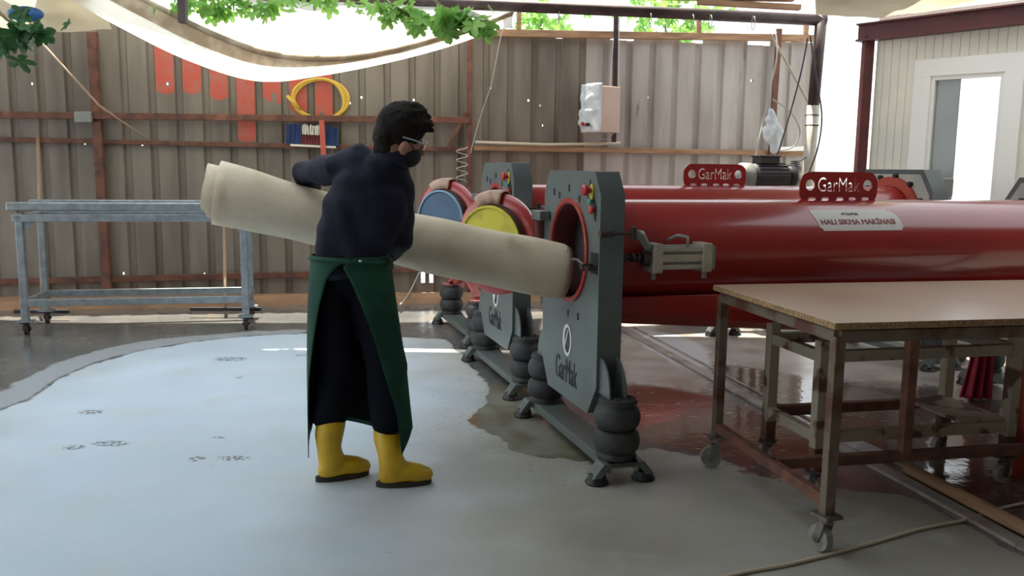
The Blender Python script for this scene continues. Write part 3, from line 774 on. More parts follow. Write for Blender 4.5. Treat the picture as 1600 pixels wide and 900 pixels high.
cable('tangled_cord', 'tangled bunch of brown cord hanging at the fence end beside the leaning post', pts, .005, 'wire_dark', 'cord')
q = P(1207, 207, 8.55)
o = MB().build  # noqa
mb = MB(); mb.ell(q, (.10, .07, .11)); mb.ell(q+Vector((-.02, 0, .14)), (.05, .04, .09)); mb.ell(q+Vector((.03, 0, -.12)), (.05, .04, .08))
o = remeshed(mb, 'plastic_bag', 'plastic_bag', None, .012, 2, lambda c, n: c+n*.02*mnoise.noise(c*18)); tag(o, 'white plastic bag tied around the brown rusty post', 'bag')

# squeegees leaning on the fence
def squeegee(px0, py0, px1, py1, bx0, bx1, by, label):
    b = G((bx0+bx1)/2, by, .08); t = thing('floor_squeegee', label, 'squeegee', tuple(b))
    top = fpx(px0, py0, .06); foot = b+Vector((0, 0, .04))
    foot.x = P(px1, py1, b.y).x
    MB().tube([foot, top], .016, 12).build('handle', 'stick', t, world=True, smooth=True)
    a, c = G(bx0, by, .08), G(bx1, by, .08)
    MB().bar(a, c, .03, .035).build('blade_holder', 'black', t, world=True, bevel=.004)
squeegee(62, 211, 66, 480, 22, 108, 487, 'wooden handled squeegee leaning on the fence at far left')
squeegee(347, 352, 352, 470, 297, 408, 483, 'wooden handled squeegee leaning behind the right leg of the galvanised trolley')

# ================================================================ CASTERS
def caster(parent, foot, r, yaw, mw='caster_wheel', mf_='caster_fork', toph=None):
    """foot: floor contact point under stem; stem top at toph"""
    x, y = foot[0], foot[1]; toph = toph or r*2+.05
    dx, dy = math.cos(yaw), math.sin(yaw); off = r*.45
    wc_ = Vector((x+dx*off, y+dy*off, r)); ax = Vector((-dy, dx, 0))
    fk = MB()
    fk.box((x, y, toph-.006), (r*1.7, r*1.5, .012), Matrix.Rotation(yaw, 3, 'Z'))
    fk.cyl((x, y, toph-.03), (x, y, toph-.008), r*.5)
    for s_ in (-1, 1):
        a = wc_+ax*s_*.024; tp = Vector((x, y, toph-.03))+ax*s_*.022
        fk.bar(a, tp, .004, r*.62, up=(dx, dy, .0)); fk.cyl(a-ax*.004, a+ax*.004, r*.3)
    fk.cyl(wc_-ax*.032, wc_+ax*.032, .007)
    fo = fk.build('caster_fork', mf_, parent, world=True)
    w = MB(); w.lathe([(r*.35, -.018), (r*.8, -.014), (r*.97, -.015), (r, -.008), (r, .008), (r*.97, .015), (r*.8, .014), (r*.35, .018)], wc_, ax, 28)
    autosmooth(w.build('caster_wheel', mw, fo_par(parent), world=True))
def fo_par(p): return p

# ================================================================ GALVANISED TROLLEY
def trolley():
    fl, fr = G(42, 524), G(385, 515); z1 = 1.07
    ux = (fr-fl).normalized(); L = (fr-fl).length; uy = Vector((-ux.y, ux.x, 0)); D = .55
    t = thing('galvanised_trolley', 'long galvanised steel trolley frame on dark casters by the fence', 'trolley', tuple(fl))
    def q(a, b, z): return fl+ux*a+uy*b+Vector((0, 0, z))
    for a in (0, L):
        for b in (0, D):
            MB().bar(q(a, b, .115), q(a, b, z1-.06), .055, .055, up=uy).build('leg', 'galv', t, world=True, bevel=.004)
            caster(t, q(a, b, 0), .05, 1.9, 'dark_caster', 'dark_caster', .115)
            MB().bar(q(a-.06, b, .12), q(a+.06, b, .12), .10, .012).build('foot_plate', 'galv', t, world=True)
    for b in (0, D):
        MB().bar(q(0, b, .27), q(L, b, .27), .045, .06).build('lower_rail', 'galv', t, world=True, bevel=.004)
        MB().bar(q(-.05, b, z1-.10), q(L+.08, b, z1-.10), .06, .06).build('top_rail', 'galv', t, world=True, bevel=.004)
    for b in (.0, D): MB().bar(q(-.08, b, z1-.005), q(L+.10, b, z1-.005), .10, .07).build('top_beam', 'galv', t, world=True, bevel=.01)
    for a in (0, L):
        MB().bar(q(a, 0, .27), q(a, D, .27), .045, .05).build('cross_rail', 'galv', t, world=True, bevel=.004)
        MB().bar(q(a, -.03, z1-.10), q(a, D+.03, z1-.10), .05, .05).build('cross_rail', 'galv', t, world=True, bevel=.004)
    for a, s_ in ((.03, 1), (L-.03, -1)):
        MB().prism([(0, 0), (.09*s_, 0), (0, -.09)], -.002, .002, lambda u, v, w: q(a+u, w, z1-.13+v)).build('gusset', 'galv', t, world=True)
trolley()

# ================================================================ CENTRIFUGE MACHINES
TH = math.atan2(.288, .957); NX = Vector((.957, .288, 0)); FY = Vector((-.288, .957, 0))
def spring_prof(z0, z1, r):
    h = z1-z0; p = [(r*.5, z0), (r*.86, z0), (r*.9, z0+.012*h/.27), (r*.8, z0+.03*h/.27)]
    for k in range(2):
        a0 = z0+.03*h/.27+k*h*.42
        for i in range(9):
            t = i/8; p.append((r*(.80+.22*math.sin(PI*t)**.6), a0+t*h*.40))
        if k == 0: p += [(r*.78, a0+h*.405), (r*.84, a0+h*.41), (r*.78, a0+h*.418)]
    p += [(r*.80, z1-h*.04), (r*.86, z1-h*.035), (r*.86, z1), (r*.45, z1)]
    return p
def stand(t, x0, dz=0, cap='rubber', bm='grey_paint'):
    """base beam with two bellows and four rubber feet, centred on local x0"""
    mb = MB(); mb.prism([(-.075, .055), (-.075, .10), (.075, .10), (.075, .055), (.06, .055), (.06, .085), (-.06, .085), (-.06, .055)], -.60, .60, lambda u, v, w: (x0+u, w, v))
    mb.build('base_beam', bm, t, bevel=.003)
    for s_ in (-1, 1):
        mb = MB(); yb = s_*.555
        mb.prism([(-.15, .035), (-.10, .10), (.10, .10), (.15, .035), (.11, .035), (.075, .078), (-.075, .078), (-.11, .035)], -.045, .045, lambda u, v, w: (x0+u, yb+w, v))
        mb.build('foot_bracket', bm, t, bevel=.002)
        for d in (-.115, .115):
            f = MB().lathe([(.052, 0), (.056, .008), (.046, .022), (.040, .042), (.030, .048)], (x0+d, yb, 0), seg=22).build('rubber_foot', 'rubber_foot', t); autosmooth(f)
            MB().lathe([(.012, .048), (.012, .066), (.006, .068), (.006, .078)], (x0+d, yb, 0), seg=8).build('foot_bolt', 'dark_steel', t)
        s = MB().lathe(spring_prof(.10, .365+dz, .106), (x0, s_*.5, 0), seg=36).build('air_spring', 'rubber', t, smooth=True); autosmooth(s, 60)
        c = MB().lathe([(.03, .365+dz), (.085, .365+dz), (.085, .378+dz), (.03, .378+dz)], (x0, s_*.5, 0), seg=28).build('spring_cap', cap, t)
        for k in range(3):
            a = k*2.1; MB().lathe([(.010, .378+dz), (.010, .390+dz), (.001, .391+dz)], (x0+.05*math.cos(a), s_*.5+.05*math.sin(a), 0), seg=6).build('cap_bolt', 'dark_steel', t)

def place(me, name, m, parent, M, smooth=False, bevel=0):
    me.transform(M); me.materials.append(MATS[m]); return link(name, me, parent, smooth, bevel=bevel)
# matrix: 2D (u,v) on the plate face: u -> -y (rightwards as seen from the left), v -> z, normal -> -x
FACE = Matrix(((0, 0, -1, 0), (-1, 0, 0, 0), (0, 1, 0, 0), (0, 0, 0, 1)))

def machine(loc, label, dz, disc, rim, sticker):
    t = thing('carpet_spin_dryer', label, 'machine', loc, TH)
    ZC = 1.015+dz; RD = .255; top = 1.41+dz
    stand(t, .065, 0)
    # --- front housing with round opening
    out = [(-.395, .40), (-.395, 1.30+dz), (-.32, top), (.32, top), (.395, 1.30+dz), (.395, .40), (.29, .25), (-.29, .25)]
    me = curve_fill([out, circ(.243, 0, ZC, 56)], ext=.06)
    place(me, 'front_housing', 'grey_paint', t, Matrix.Translation((.06, 0, 0)) @ FACE, bevel=.006)
    for s_ in (-1, 1):   # gussets carrying the housing on the springs
        pl = [(.385, .378)]+[(.385+.135*math.sin(R(a)), .378+.17*math.cos(R(a))) for a in range(0, 91, 15)]
        for xx in (.02, .10):
            MB().prism([(s_*u, v) for u, v in pl], xx-.004, xx+.004, lambda u, v, w: (w, u, v)).build('gusset', 'grey_paint', t)
    # red ring, liner, steel ring, dark drum
    o = MB().lathe([(.238, -.012), (.262, -.012), (.262, .002), (.238, .004)], (0, 0, ZC), (1, 0, 0), 56, closed=True).build('opening_ring', 'drum_red', t); autosmooth(o)
    o = MB().lathe([(.242, -.005), (.242, .15), (.232, .15), (.232, -.005)], (0, 0, ZC), (1, 0, 0), 56, closed=True).build('opening_liner', 'maroon_steel', t); autosmooth(o)
    o = MB().lathe([(.205, .125), (.228, .125), (.228, .145), (.205, .145)], (0, 0, ZC), (1, 0, 0), 56, closed=True).build('steel_ring', 'steel', t); autosmooth(o)
    o = MB().lathe([(.224, .11), (.224, 3.0), (.001, 3.0)], (0, 0, ZC), (1, 0, 0), 48).build('inner_drum', 'dark_liner', t); autosmooth(o)
    # --- outer drum
    o = MB().lathe([(.238, .12), (RD, .12), (RD, 3.15), (.238, 3.15)], (0, 0, ZC), (1, 0, 0), 96, closed=True).build('drum_casing', 'drum_red', t); autosmooth(o)
    # --- drain trough, sloping down to the far end
    def tr(x, k):  # k 0..1 along
        b = .66-.22*k+dz; tp = .80-.02*k+dz
        return [(x, -.20, tp), (x, -.22, tp-.08), (x, -.15, b), (x, .15, b), (x, .22, tp-.08), (x, .20, tp)]
    mb = MB(); A = tr(.20, 0.0); B = tr(3.1, 1.0); A2 = [(.13, p[1]*.9, max(p[2], .70+dz)) for p in A]
    mb.add(A2+A+B, [(i, i+1, i+7, i+6) for i in range(5)]+[(i+6, i+7, i+13, i+12) for i in range(5)]+[(0, 1, 2, 3, 4, 5), (12, 13, 14, 15, 16, 17), (0, 5, 11, 6), (6, 11, 17, 12)])
    mb.build('drain_trough', 'drum_red', t, bevel=.004)
    # --- rear housing
    out = [(-.42, .40), (-.42, 1.24+dz), (-.31, 1.40+dz), (.31, 1.40+dz), (.42, 1.24+dz), (.42, .40), (.30, .25), (-.30, .25)]
    me = curve_fill([out], ext=.07); place(me, 'rear_housing', 'grey_paint', t, Matrix.Translation((3.22, 0, 0)) @ FACE, bevel=.006)
    me = curve_fill([[(x*.93, .825+dz/2+(z-.825-dz/2)*.94) for x, z in out]], ext=.003); place(me, 'cover_plate', 'housing_light', t, Matrix.Translation((3.147, 0, 0)) @ FACE)
    MB().lathe([(.26, 3.12), (.33, 3.12), (.33, 3.145), (.26, 3.145)], (0, 0, ZC), (1, 0, 0), 48, closed=True).build('rear_flange', 'orange_red', t)
    for a in range(20, 180, 26):
        MB().lathe([(.018, 3.115), (.018, 3.145)], (0, .37*math.cos(R(a)), ZC-.02+.36*math.sin(R(a))), (1, 0, 0), 8).build('cover_bolt', 'black', t)
    MB().box((3.40, -.02, 1.27+dz), (.24, .40, .14)).build('motor_cover', 'motor_grey', t, bevel=.01)
    stand(t, 3.22, 0)
    for s_ in (-1, 1):
        pl = [(.41, .378)]+[(.41+.12*math.sin(R(a)), .378+.17*math.cos(R(a))) for a in range(0, 91, 15)]
        MB().prism([(s_*u, v) for u, v in pl], 3.21, 3.22, lambda u, v, w: (w, u, v)).build('gusset', 'grey_paint', t)
    # --- lifting lug with cut-out lettering
    lw, lh = .25, .155
    outl = [(-lw-.06, 0)]+[(-lw-.06*(1-math.sin(R(a))), .0+.05*(1-math.cos(R(a)))) for a in (30, 60, 90)]+[p for p in reversed(rrect(-lw, .02, lw, lh, .07))][:0]
    rr = rrect(-lw, -.02, lw, lh, .065)
    cuts = [circ(.030, -.185, .105, 24), circ(.030, .185, .105, 24)]+[circ(.007, x, .018, 14, rx=.026) for x in (-.17, -.085, .01, .09, .175)]; cuts = [[(x, y-.022) for x, y in c] if abs(c[0][1]-.105) < .04 else [(x, y-.008) for x, y in c] for c in cuts]
    me = curve_fill([rr]+cuts, sc(T_GAR, .27, .078, 0, .086), ext=.004)
    LM = Matrix.Translation((1.57 if sticker else 1.62, 0, ZC+RD-.004)) @ Matrix(((1, 0, 0, 0), (0, 0, -1, 0), (0, 1, 0, 0), (0, 0, 0, 1)))
    place(me, 'lifting_lug', 'drum_red', t, LM)
    # --- curved rating plate on the drum
    if sticker:
        def wrapc(me, off):
            for v in me.vertices:
                a = (v.co.y)/RD; r = RD+off+v.co.z
                v.co = Vector((1.545+v.co.x, -r*math.cos(a), ZC+r*math.sin(a)))
        a0 = .172
        pl = [(-.275, .055), (-.24, -.062), (-.20, -.068), (.26, -.068), (.28, -.04), (.25, .05), (.215, .068), (-.265, .068)]
        # dense strips so that it follows the curve
        nx, ny = 24, 8; vs = []; mb = MB()
        def ff(u, v):
            w = (v-.5)*.136; k = v
            xl = -.275+.035*(1-k); xr = .278-.045*k*k
            if k < .08: xl += .012; xr -= .012
            if k > .92: xl += .008; xr -= .02
            x = xl+(xr-xl)*u; a = (w+a0)/RD
            return (1.545+x, -(RD+.0015)*math.cos(a), ZC+(RD+.0015)*math.sin(a))
        pp = mb.grid(ff, nx, 14).build('name_plate', 'sticker', t, smooth=True)
        for spl, w, h, cx, cy, m in ((T_HALI, .46, .040, 0, a0-.012, 'ink_red'), (T_GAR, .08, .018, -.02, a0+.035, 'ink_dark')):
            me = curve_fill([], sc(spl, w, h, cx, cy), ext=.0004, res=3, bold=.0013 if w > .2 else .0004); wrapc(me, .0026); me.materials.append(MATS[m]); link('lettering', me, pp)
        me = curve_fill([circ(.007, -.075, a0+.035, 12, rx=.011)], [], ext=.0004); wrapc(me, .0026); me.materials.append(MATS['ink_dark']); link('emblem', me, pp)
    # --- face details
    zoff = dz
    me = curve_fill([], sc(T_GAR, .31, .125, -.01, .395+zoff*.4), ext=.0015); place(me, 'face_lettering', 'black', t, Matrix.Translation((-.001, 0, 0)) @ FACE)  # flat black letters stand in for the shade behind cut-outs
    # emblem: oval ring with a swirl
    zl = .555+zoff*.4
    me = curve_fill([circ(.083, 0, zl, 36, rx=.062), circ(.066, .004, zl, 36, rx=.040)], ext=.0015); place(me, 'emblem_ring', 'logo_white', t, Matrix.Translation((-.0015, 0, 0)) @ FACE)
    me = curve_fill([circ(.062, .004, zl, 30, rx=.037), circ(.04, .0, zl, 24, rx=.018)], ext=.001); place(me, 'emblem_core', 'black', t, Matrix.Translation((-.0015, 0, 0)) @ FACE)
    MB().box((-.003, .012, zl+.0), (.003, .012, .12), Matrix.Rotation(R(25), 3, 'X')).build('emblem_swirl', 'logo_white', t)
    # small slots around the opening
    for yy, zz in ((.02, 1.325), (-.125, 1.275), (.16, 1.285), (.24, 1.30), (.0, .66+.035), (-.14, .70)):
        MB().box((-.001, yy, zz+dz), (.004, .018, .034)).build('slot', 'black', t)
    # control strip: dark diamond recess, yellow plate, buttons
    me = curve_fill([[(.232, 1.29), (.262, 1.375), (.345, 1.25), (.338, 1.18)]], ext=.001)
    place(me, 'switch_panel', 'black', t, Matrix.Translation((-.002, 0, dz)) @ FACE)
    me = curve_fill([circ(.040, .288, 1.312, 24, rx=.022)], ext=.002); place(me, 'switch_plate', 'yellow_paint', t, Matrix.Translation((-.004, 0, dz)) @ FACE)
    def btn(nm, y, z, r, m, d=.04):
        o = MB().lathe([(r*.5, 0), (r*.5, d*.5), (r, d*.55), (r, d*.85), (r*.7, d), (.001, d)], (-.003, y, z+dz), (-1, 0, 0), 20).build(nm, m, t); autosmooth(o)
    btn('stop_button', -.284, 1.322, .026, 'red_btn', .045); btn('start_button', -.300, 1.272, .014, 'green_btn', .02); btn('stop_button', -.326, 1.232, .019, 'red_btn', .025)
    # latch slot with handle on near side
    MB().box((-.001, -.338, .985+dz), (.004, .085, .10)).build('latch_slot', 'black', t)
    mb = MB(); mb.tube([(-.01, -.35, .98+dz), (-.06, -.35, .98+dz), (-.06, -.27, .995+dz), (-.065, -.22, .992+dz)], .007, 8); mb.tube([(-.01, -.32, .955+dz), (-.055, -.32, .955+dz), (-.055, -.28, .985+dz)], .006, 8); mb.box((-.02, -.335, .965+dz), (.04, .05, .025))
    mb.build('latch_handle', 'dark_steel', t)
    # knob through the near side
    mb = MB(); mb.cyl((.05, -.395, 1.13+dz), (.05, -.43, 1.13+dz), .012); mb.cyl((.03, -.428, 1.13+dz), (-.015, -.428, 1.13+dz), .018); mb.cyl((.03, -.428, 1.13+dz), (.14, -.428, 1.13+dz), .007); mb.box((.15, -.428, 1.13+dz), (.02, .03, .06))
    mb.build('side_knob', 'dark_steel', t)
    # --- pneumatic door cylinder beside the drum
    az = 1.005+dz; ay = -.325
    c = MB(); c.box((.435, ay, az), (.28, .085, .115)); co = c.build('air_cylinder', 'motor_grey', t, bevel=.005)  # darker body colour paints shade into the recess between the rods
    for zz in (-.042, 0, .042): MB().bar((.31, ay-.048, az+zz), (.56, ay-.048, az+zz), .014, .022+.014*(zz == 0)).build('tie_rod', 'alu', co, bevel=.003)
    for xx in (.305, .565): MB().box((xx, ay, az), (.05, .12, .14)).build('end_cap', 'alu', co, bevel=.006)
    MB().box((.60, ay, az), (.02, .10, .11)).build('end_plate', 'motor_grey', co)
    MB().tube([(.46, ay-.05, az+.055), (.46, ay-.045, az+.10), (.43, ay, az+.105), (.39, ay+.03, az+.08)], .008, 8).build('air_hose', 'motor_grey', co, smooth=True)
    for xx in (.31, .58): MB().tube([(xx, ay, az-.07), (xx, ay, az-.105)], .012, 8).build('port', 'motor_grey', co)
    mb = MB(); mb.cyl((.12, ay, az), (.28, ay, az), .010); mb.cyl((.19, ay, az), (.205, ay, az), .022); mb.cyl((.22, ay, az), (.235, ay, az), .022); mb.cyl((.245, ay, az), (.28, ay, az), .035, .045); mb.box((.145, ay, az), (.04, .03, .045))
    mb.build('piston_rod', 'dark_steel', co, bevel=.002)
    MB().tube([(.155, -.42, 1.13+dz), (.20, -.40, 1.12+dz), (.25, -.37, az+.06), (.285, ay, az+.03)], [.022, .024, .018, .016], 10).build('linkage', 'motor_grey', co, smooth=True)
    MB().box((.44, -.27, az), (.20, .07, .06)).build('mount', 'drum_red', co)
    # --- open round door on a hinge at the far side
    hx, hy = .012, .428
    mb = MB(); mb.box((-.032, .37, 1.17+dz), (.055, .15, .05)); mb.build('hinge_arm', 'grey_paint', t, bevel=.003)
    mb = MB(); mb.cyl((hx-.03, hy, 1.03+dz), (hx-.03, hy, 1.15+dz), .033); mb.cyl((hx-.03, hy, .96+dz), (hx-.03, hy, 1.2+dz), .012); mb.build('hinge_barrel', 'maroon_steel', t, smooth=False)
    # door normal (towards camera-left) in world
    nw = Vector((-.60, -.80, 0)); Rinv = Matrix.Rotation(-TH, 3, 'Z'); nl = Rinv @ nw; el = Vector((0, 0, 1)).cross(nl).normalized()
    hp = Vector((hx-.03, hy, 0)); side = el if (Rinv @ Vector((-1, .6, 0))).dot(el) > 0 else -el
    dc = hp+side*.285+Vector((0, 0, ZC-.022))
    o = MB().lathe([(.20, -.02), (.285, -.02), (.29, -.01), (.29, .015), (.27, .028), (.20, .028)], dc, nl, 64, closed=True).build('door_ring', 'drum_red', t); autosmooth(o)
    MB().lathe([(.001, -.018), (.22, -.018), (.22, .01), (.001, .01)], dc, nl, 48).build('door_back', 'maroon_steel', t)
    o = MB().lathe([(.225, .02), (.222, .075), (.20, .075)], dc, nl, 56).build('door_plug', 'dark_brown', t); autosmooth(o)
    o = MB().lathe([(.217, .072), (.217, .082), (.204, .086), (.20, .08), (.001, .082)], dc, nl, 56).build('door_disc', [disc, rim][0], t); autosmooth(o)
    o = MB().lathe([(.205, .078), (.219, .078), (.219, .090), (.207, .090)], dc, nl, 56, closed=True).build('disc_rim', rim, t); autosmooth(o)
    def padf(u, v):
        a = (u-.5)*.70*1.0+.16; rr_ = [.228, .292, .303, .303, .292, .25]; nn_ = [.045, .045, .02, -.02, -.032, -.032]
        k = v*5; i = min(int(k), 4); f = k-i; r_ = rr_[i]*(1-f)+rr_[i+1]*f; q_ = nn_[i]*(1-f)+nn_[i+1]*f
        return dc+(side*math.sin(a)*-1*-1+Vector((0, 0, 1))*math.cos(a))*r_+nl*(q_+.003*math.sin(u*17))
    MB().grid(padf, 14, 10).build('buffer_pad', 'card', t, smooth=True, solid=.006)
    mb = MB(); mb.bar(dc-side*.30+nl*-.02, dc-side*.34+nl*-.02, .03, .10); mb.bar(hp+Vector((0, 0, 1.08+dz)), dc-side*.22+Vector((0, 0, .08))-nl*.02, .025, .05); mb.build('door_arm', 'maroon_steel', t)
    return t
C1 = (.286, 4.33, 0); C2 = (-.109, 5.767, 0); C3 = (-.47, 7.29, 0)
machine(C1, 'front red carpet spin dryer with grey housing, the carpet roll entering its round opening', 0, 'yellow', 'yellow', True)
machine(C2, 'second red carpet spin dryer behind the front one, its open door disc blue', .045, 'blue', 'blue_rim', False)
# --- third, low machine: only its stands, pink caps and motor show
t = thing('low_spin_dryer', 'low rearmost spin dryer on air springs with pink caps, mostly hidden', 'machine', C3, TH)
stand(t, .065, 0, 'pink_red'); stand(t, 2.25, 0, 'pink_red')
o = MB().lathe([(.2, -.02), (.22, -.02), (.22, 2.45), (.2, 2.45)], (0, 0, .66), (1, 0, 0), 48).build('drum_casing', 'drum_red', t); autosmooth(o)
for x in (.065, 2.25):
    mb = MB(); mb.bar((x, -.5, .39), (x, -.15, .50), .06, .025); mb.bar((x, .5, .39), (x, .15, .50), .06, .025); mb.box((x, 0, .47), (.08, .34, .10)); mb.build('cradle', 'pink_red', t)
# motor on its own bracket behind the second drum
mc = P(1200, 277, 8.0); lx = 0
t = thing('electric_motor', 'dark finned electric motor behind the second drum, below the tied bag', 'motor', (mc.x, mc.y, 0), TH)
mb = MB(); mb.lathe([(.05, -.20), (.115, -.20), (.125, -.16), (.125, .16), (.10, .17), (.05, .17)], (0, 0, mc.z), (1, 0, 0), 28)
for a in range(0, 360, 18): mb.bar((-.15, .125*math.cos(R(a)), mc.z+.125*math.sin(R(a))), (.15, .125*math.cos(R(a)), mc.z+.125*math.sin(R(a))), .008, .022, up=(0, math.cos(R(a)), math.sin(R(a))))
mb.build('motor_body', 'motor', t)
MB().lathe([(.06, .16), (.115, .17), (.12, .24), (.08, .27), (.001, .27)], (0, 0, mc.z), (1, 0, 0), 28).build('fan_cover', 'black', t, smooth=True)
MB().lathe([(.001, -.34), (.10, -.34), (.13, -.28), (.13, -.20), (.001, -.20)], (0, 0, mc.z), (1, 0, 0), 28).build('gear_bell', 'motor_grey', t, smooth=True)
mb = MB(); mb.box((-.03, 0, mc.z+.155), (.20, .14, .06)); mb.box((-.03, 0, mc.z+.19), (.22, .16, .014)); mb.build('terminal_box', 'motor', t, bevel=.004)
MB().box((0, 0, mc.z-.13), (.30, .24, .03)).build('base_plate', 'maroon_steel', t)
for x, y in ((-.12, -.1), (.12, -.1), (-.12, .1), (.12, .1)): MB().bar((x, y, 0), (x, y, mc.z-.14), .04, .04).build('leg', 'maroon_steel', t)

# ================================================================ WORK TABLE (front right)
def work_table():
    o = Vector((1.160, 3.045, 0)); a = R(11.5); ux = Vector((math.cos(a), math.sin(a), 0)); uy = Vector((-math.sin(a), math.cos(a), 0)); L, D, Z = 2.25, 1.03, .885
    t = thing('work_table', 'wooden topped work table on a rusty steel frame with grey casters', 'table', tuple(o), a)
    def q(x, y, z): return o+ux*x+uy*y+Vector((0, 0, z))
    def bx(nm, x0, y0, z0, x1, y1, z1, w, h, m): return MB().bar(q(x0, y0, z0), q(x1, y1, z1), w, h).build(nm, m, t, world=True, bevel=.003)
    tp = MB().prism([(0, 0), (L, 0), (L, D), (0, D)], Z-.026, Z, lambda u, v, w: q(u, v, w)).build('table_top', 'wood_top', t, world=True, bevel=.001)
    mb = MB()
    for (x0, y0, x1, y1) in ((-.001, -.001, L, -.001), (-.001, -.001, -.001, D)):
        mb.bar(q(x0, y0, Z-.0135), q(x1, y1, Z-.0135), .003, .023)
    mb.build('edge_strip', 'chipboard', tp, world=True) if False else mb.build('edge_strip', 'chipboard', t, world=True)
    i = .035; zt = Z-.055
    for y in (i, D-i): bx('top_rail', i, y, zt, L-i, y, zt, .04, .045, 'table_steel')
    for x in (i, L-i, L/2): bx('top_rail', x, i, zt, x, D-i, zt, .04, .045, 'table_steel')
    for x in (i, L-i):
        for y in (i, D-i):
            MB().bar(q(x, y, .155), q(x, y, zt), .042, .042, up=uy).build('leg', 'table_steel', t, world=True, bevel=.003)
            caster(t, q(x, y, 0), .052, a+(2.9 if y > .5 else 1.75), toph=.155)
    for x in (i, L-i): bx('side_rail', x, i, .20, x, D-i, .20, .035, .045, 'rust_steel')
    bx('middle_rail', i, D*.45, .20, L-i, D*.45, .20, .04, .045, 'rust_steel')
    MB().bar(q(.66, D*.45, .21), q(.66, D*.45, zt), .045, .045, up=uy).build('centre_post', 'rust_steel', t, world=True, bevel=.003)
work_table()
# ================================================================ LOW CREAM TROLLEY behind the table
def low_trolley():
    o = Vector((1.325, 3.60, 0)); a = R(12.5); ux = Vector((math.cos(a), math.sin(a), 0)); uy = Vector((-math.sin(a), math.cos(a), 0)); L, D, Z = .98, .42, .70
    o = Vector((1.345, 3.66, 0))
    t = thing('low_trolley', 'low cream steel trolley with flaking rusty paint standing under the work table', 'trolley', tuple(o), a)
    def q(x, y, z): return o+ux*x+uy*y+Vector((0, 0, z))
    for x in (0, L):
        for y in (0, D):
            MB().bar(q(x, y, .22), q(x, y, Z), .05, .05, up=uy).build('leg', 'cream_rust', t, world=True, bevel=.003)
            MB().bar(q(x, y, .125), q(x, y, .225), .053, .053, up=uy).build('leg_foot', 'rust_steel', t, world=True, bevel=.003)
            caster(t, q(x, y, 0), .045, 2.6+x, toph=.125, mf_='dark_caster')
    for z, hh in ((Z-.07, .05), (.27, .05)):
        for y in (0, D): MB().bar(q(0, y, z), q(L, y, z), .04, hh).build('rail', 'cream_rust' if y == 0 or z > .5 else 'rust_steel', t, world=True, bevel=.003)
        for x in (0, L): MB().bar(q(x, 0, z), q(x, D, z), .04, hh).build('rail', 'cream_rust', t, world=True, bevel=.003)
    MB().box(q(L*.86, D*.5, .30), (L*.26, D, .012), Matrix.Rotation(a, 3, 'Z')).build('shelf_plate', 'cream_rust', t, world=True)
low_trolley()
# red items at right edge
b = G(1600, 745); 
o = MB().tube([b+Vector((0, 0, .0)), P(1586, 640, b.y), P(1592, 540, b.y), P(1594, 500, b.y)], [.05, .042, .035, .03], 12).build('red_post', 'orange_red', smooth=True); tag(o, 'orange red upright at the right edge behind the table', 'post')
b = G(1535, 625)
def cl(u, v):
    z = .50*(1-v); w = .10+.10*v; x = b.x+(u-.5)*w-.04*v; return Vector((x, b.y+.03*math.sin(u*20)*(.3+v), z+.012))
o = MB().grid(cl, 24, 12).build('red_cloth', 'red_cloth', smooth=True, solid=.006); tag(o, 'crumpled dark red cloth hanging behind the legs at right', 'cloth')
# black tyre-like bundles under second drum's far end
for px, py, lab in ((1470, 560, 'black rubber ring on the floor behind the table centre post'), ):
    b = G(px, py); o = MB().lathe([(.10, 0), (.17, .01), (.19, .06), (.17, .12), (.10, .13), (.08, .07)], (b.x, b.y, 0), closed=True).build('rubber_ring', 'rubber', smooth=True); tag(o, lab, 'ring')
# floor cable
cable('floor_cable', 'cream extension cable crossing the floor at lower right', [G(1060, 925, .008), G(1150, 897, .008), G(1240, 880, .008), G(1350, 852, .008), G(1440, 826, .008), G(1510, 812, .008), G(1560, 795, .008), G(1640, 778, .008)], .007, 'cable')
# bits of hose / cord by the fence foot
cable('cord_scrap', 'pale crooked cord on the kerb behind the worker', [fpx(655, 425, .1), fpx(640, 455, .15), G(632, 468, .08), G(625, 476, .08)], .008, 'wire', 'cord')

# ================================================================ CARPET ROLL
RA, RB = P(340, 297, 4.13), P(885, 424, 4.36)
rax = (RB-RA).normalized(); rup = (Vector((0, 0, 1))-rax*rax.z).normalized(); rsd = rax.cross(rup)
def roll_r(k): return .150-.012*math.sin(PI*min(1, k*1.3))**2+.003*math.sin(k*23)-.004*k
def carpet():
    L = (RB-RA).length; turns = 4.2; nth = int(turns*28); nl = 46
    t = thing('carpet_roll', 'long rolled cream carpet carried by the worker into the spin dryer', 'carpet', tuple((RA+RB)/2))
    def f(u, v):
        th = u*turns*2*PI; lay = u*turns
        k = v; base = roll_r(k); r = base*(1-.0)-lay*.026
        st = -.03+.035*math.sin(lay*2.0+.6)
        # rounding near the right end
        en = 0.0
        if v > .975: r *= 1-.10*((v-.975)/.025)**2
        x = st*(1-v)+L*v+.01*math.sin(th)
        flare = 1+.05*max(0, 1-v*14)*(1+.8*math.cos(th-1.0))
        c = RA+rax*x
        a = -th-1.9
        sagy = -.02*math.sin(PI*v)
        r *= 1+.02*mnoise.noise(Vector((math.cos(th)*1.5, math.sin(th)*1.5, v*6)))
        return c+(rup*math.cos(a)*flare+rsd*math.sin(a))*max(r, .008)+Vector((0, 0, sagy))
    MB().grid(f, nth, nl).build('pile_sheet', 'carpet', t, world=True, smooth=True, solid=.014)
    # thick inner fold showing at the left mouth
    def g(u, v):
        a = u*PI*1.25+.5; r = .125-.01*u; c = RA+rax*(-.035+v*.5)
        return c+(rup*math.cos(a)*1.06+rsd*math.sin(a)*.9)*r*.82
    MB().grid(g, 24, 6).build('inner_fold', 'carpet', t, world=True, smooth=True, solid=.02)
carpet()

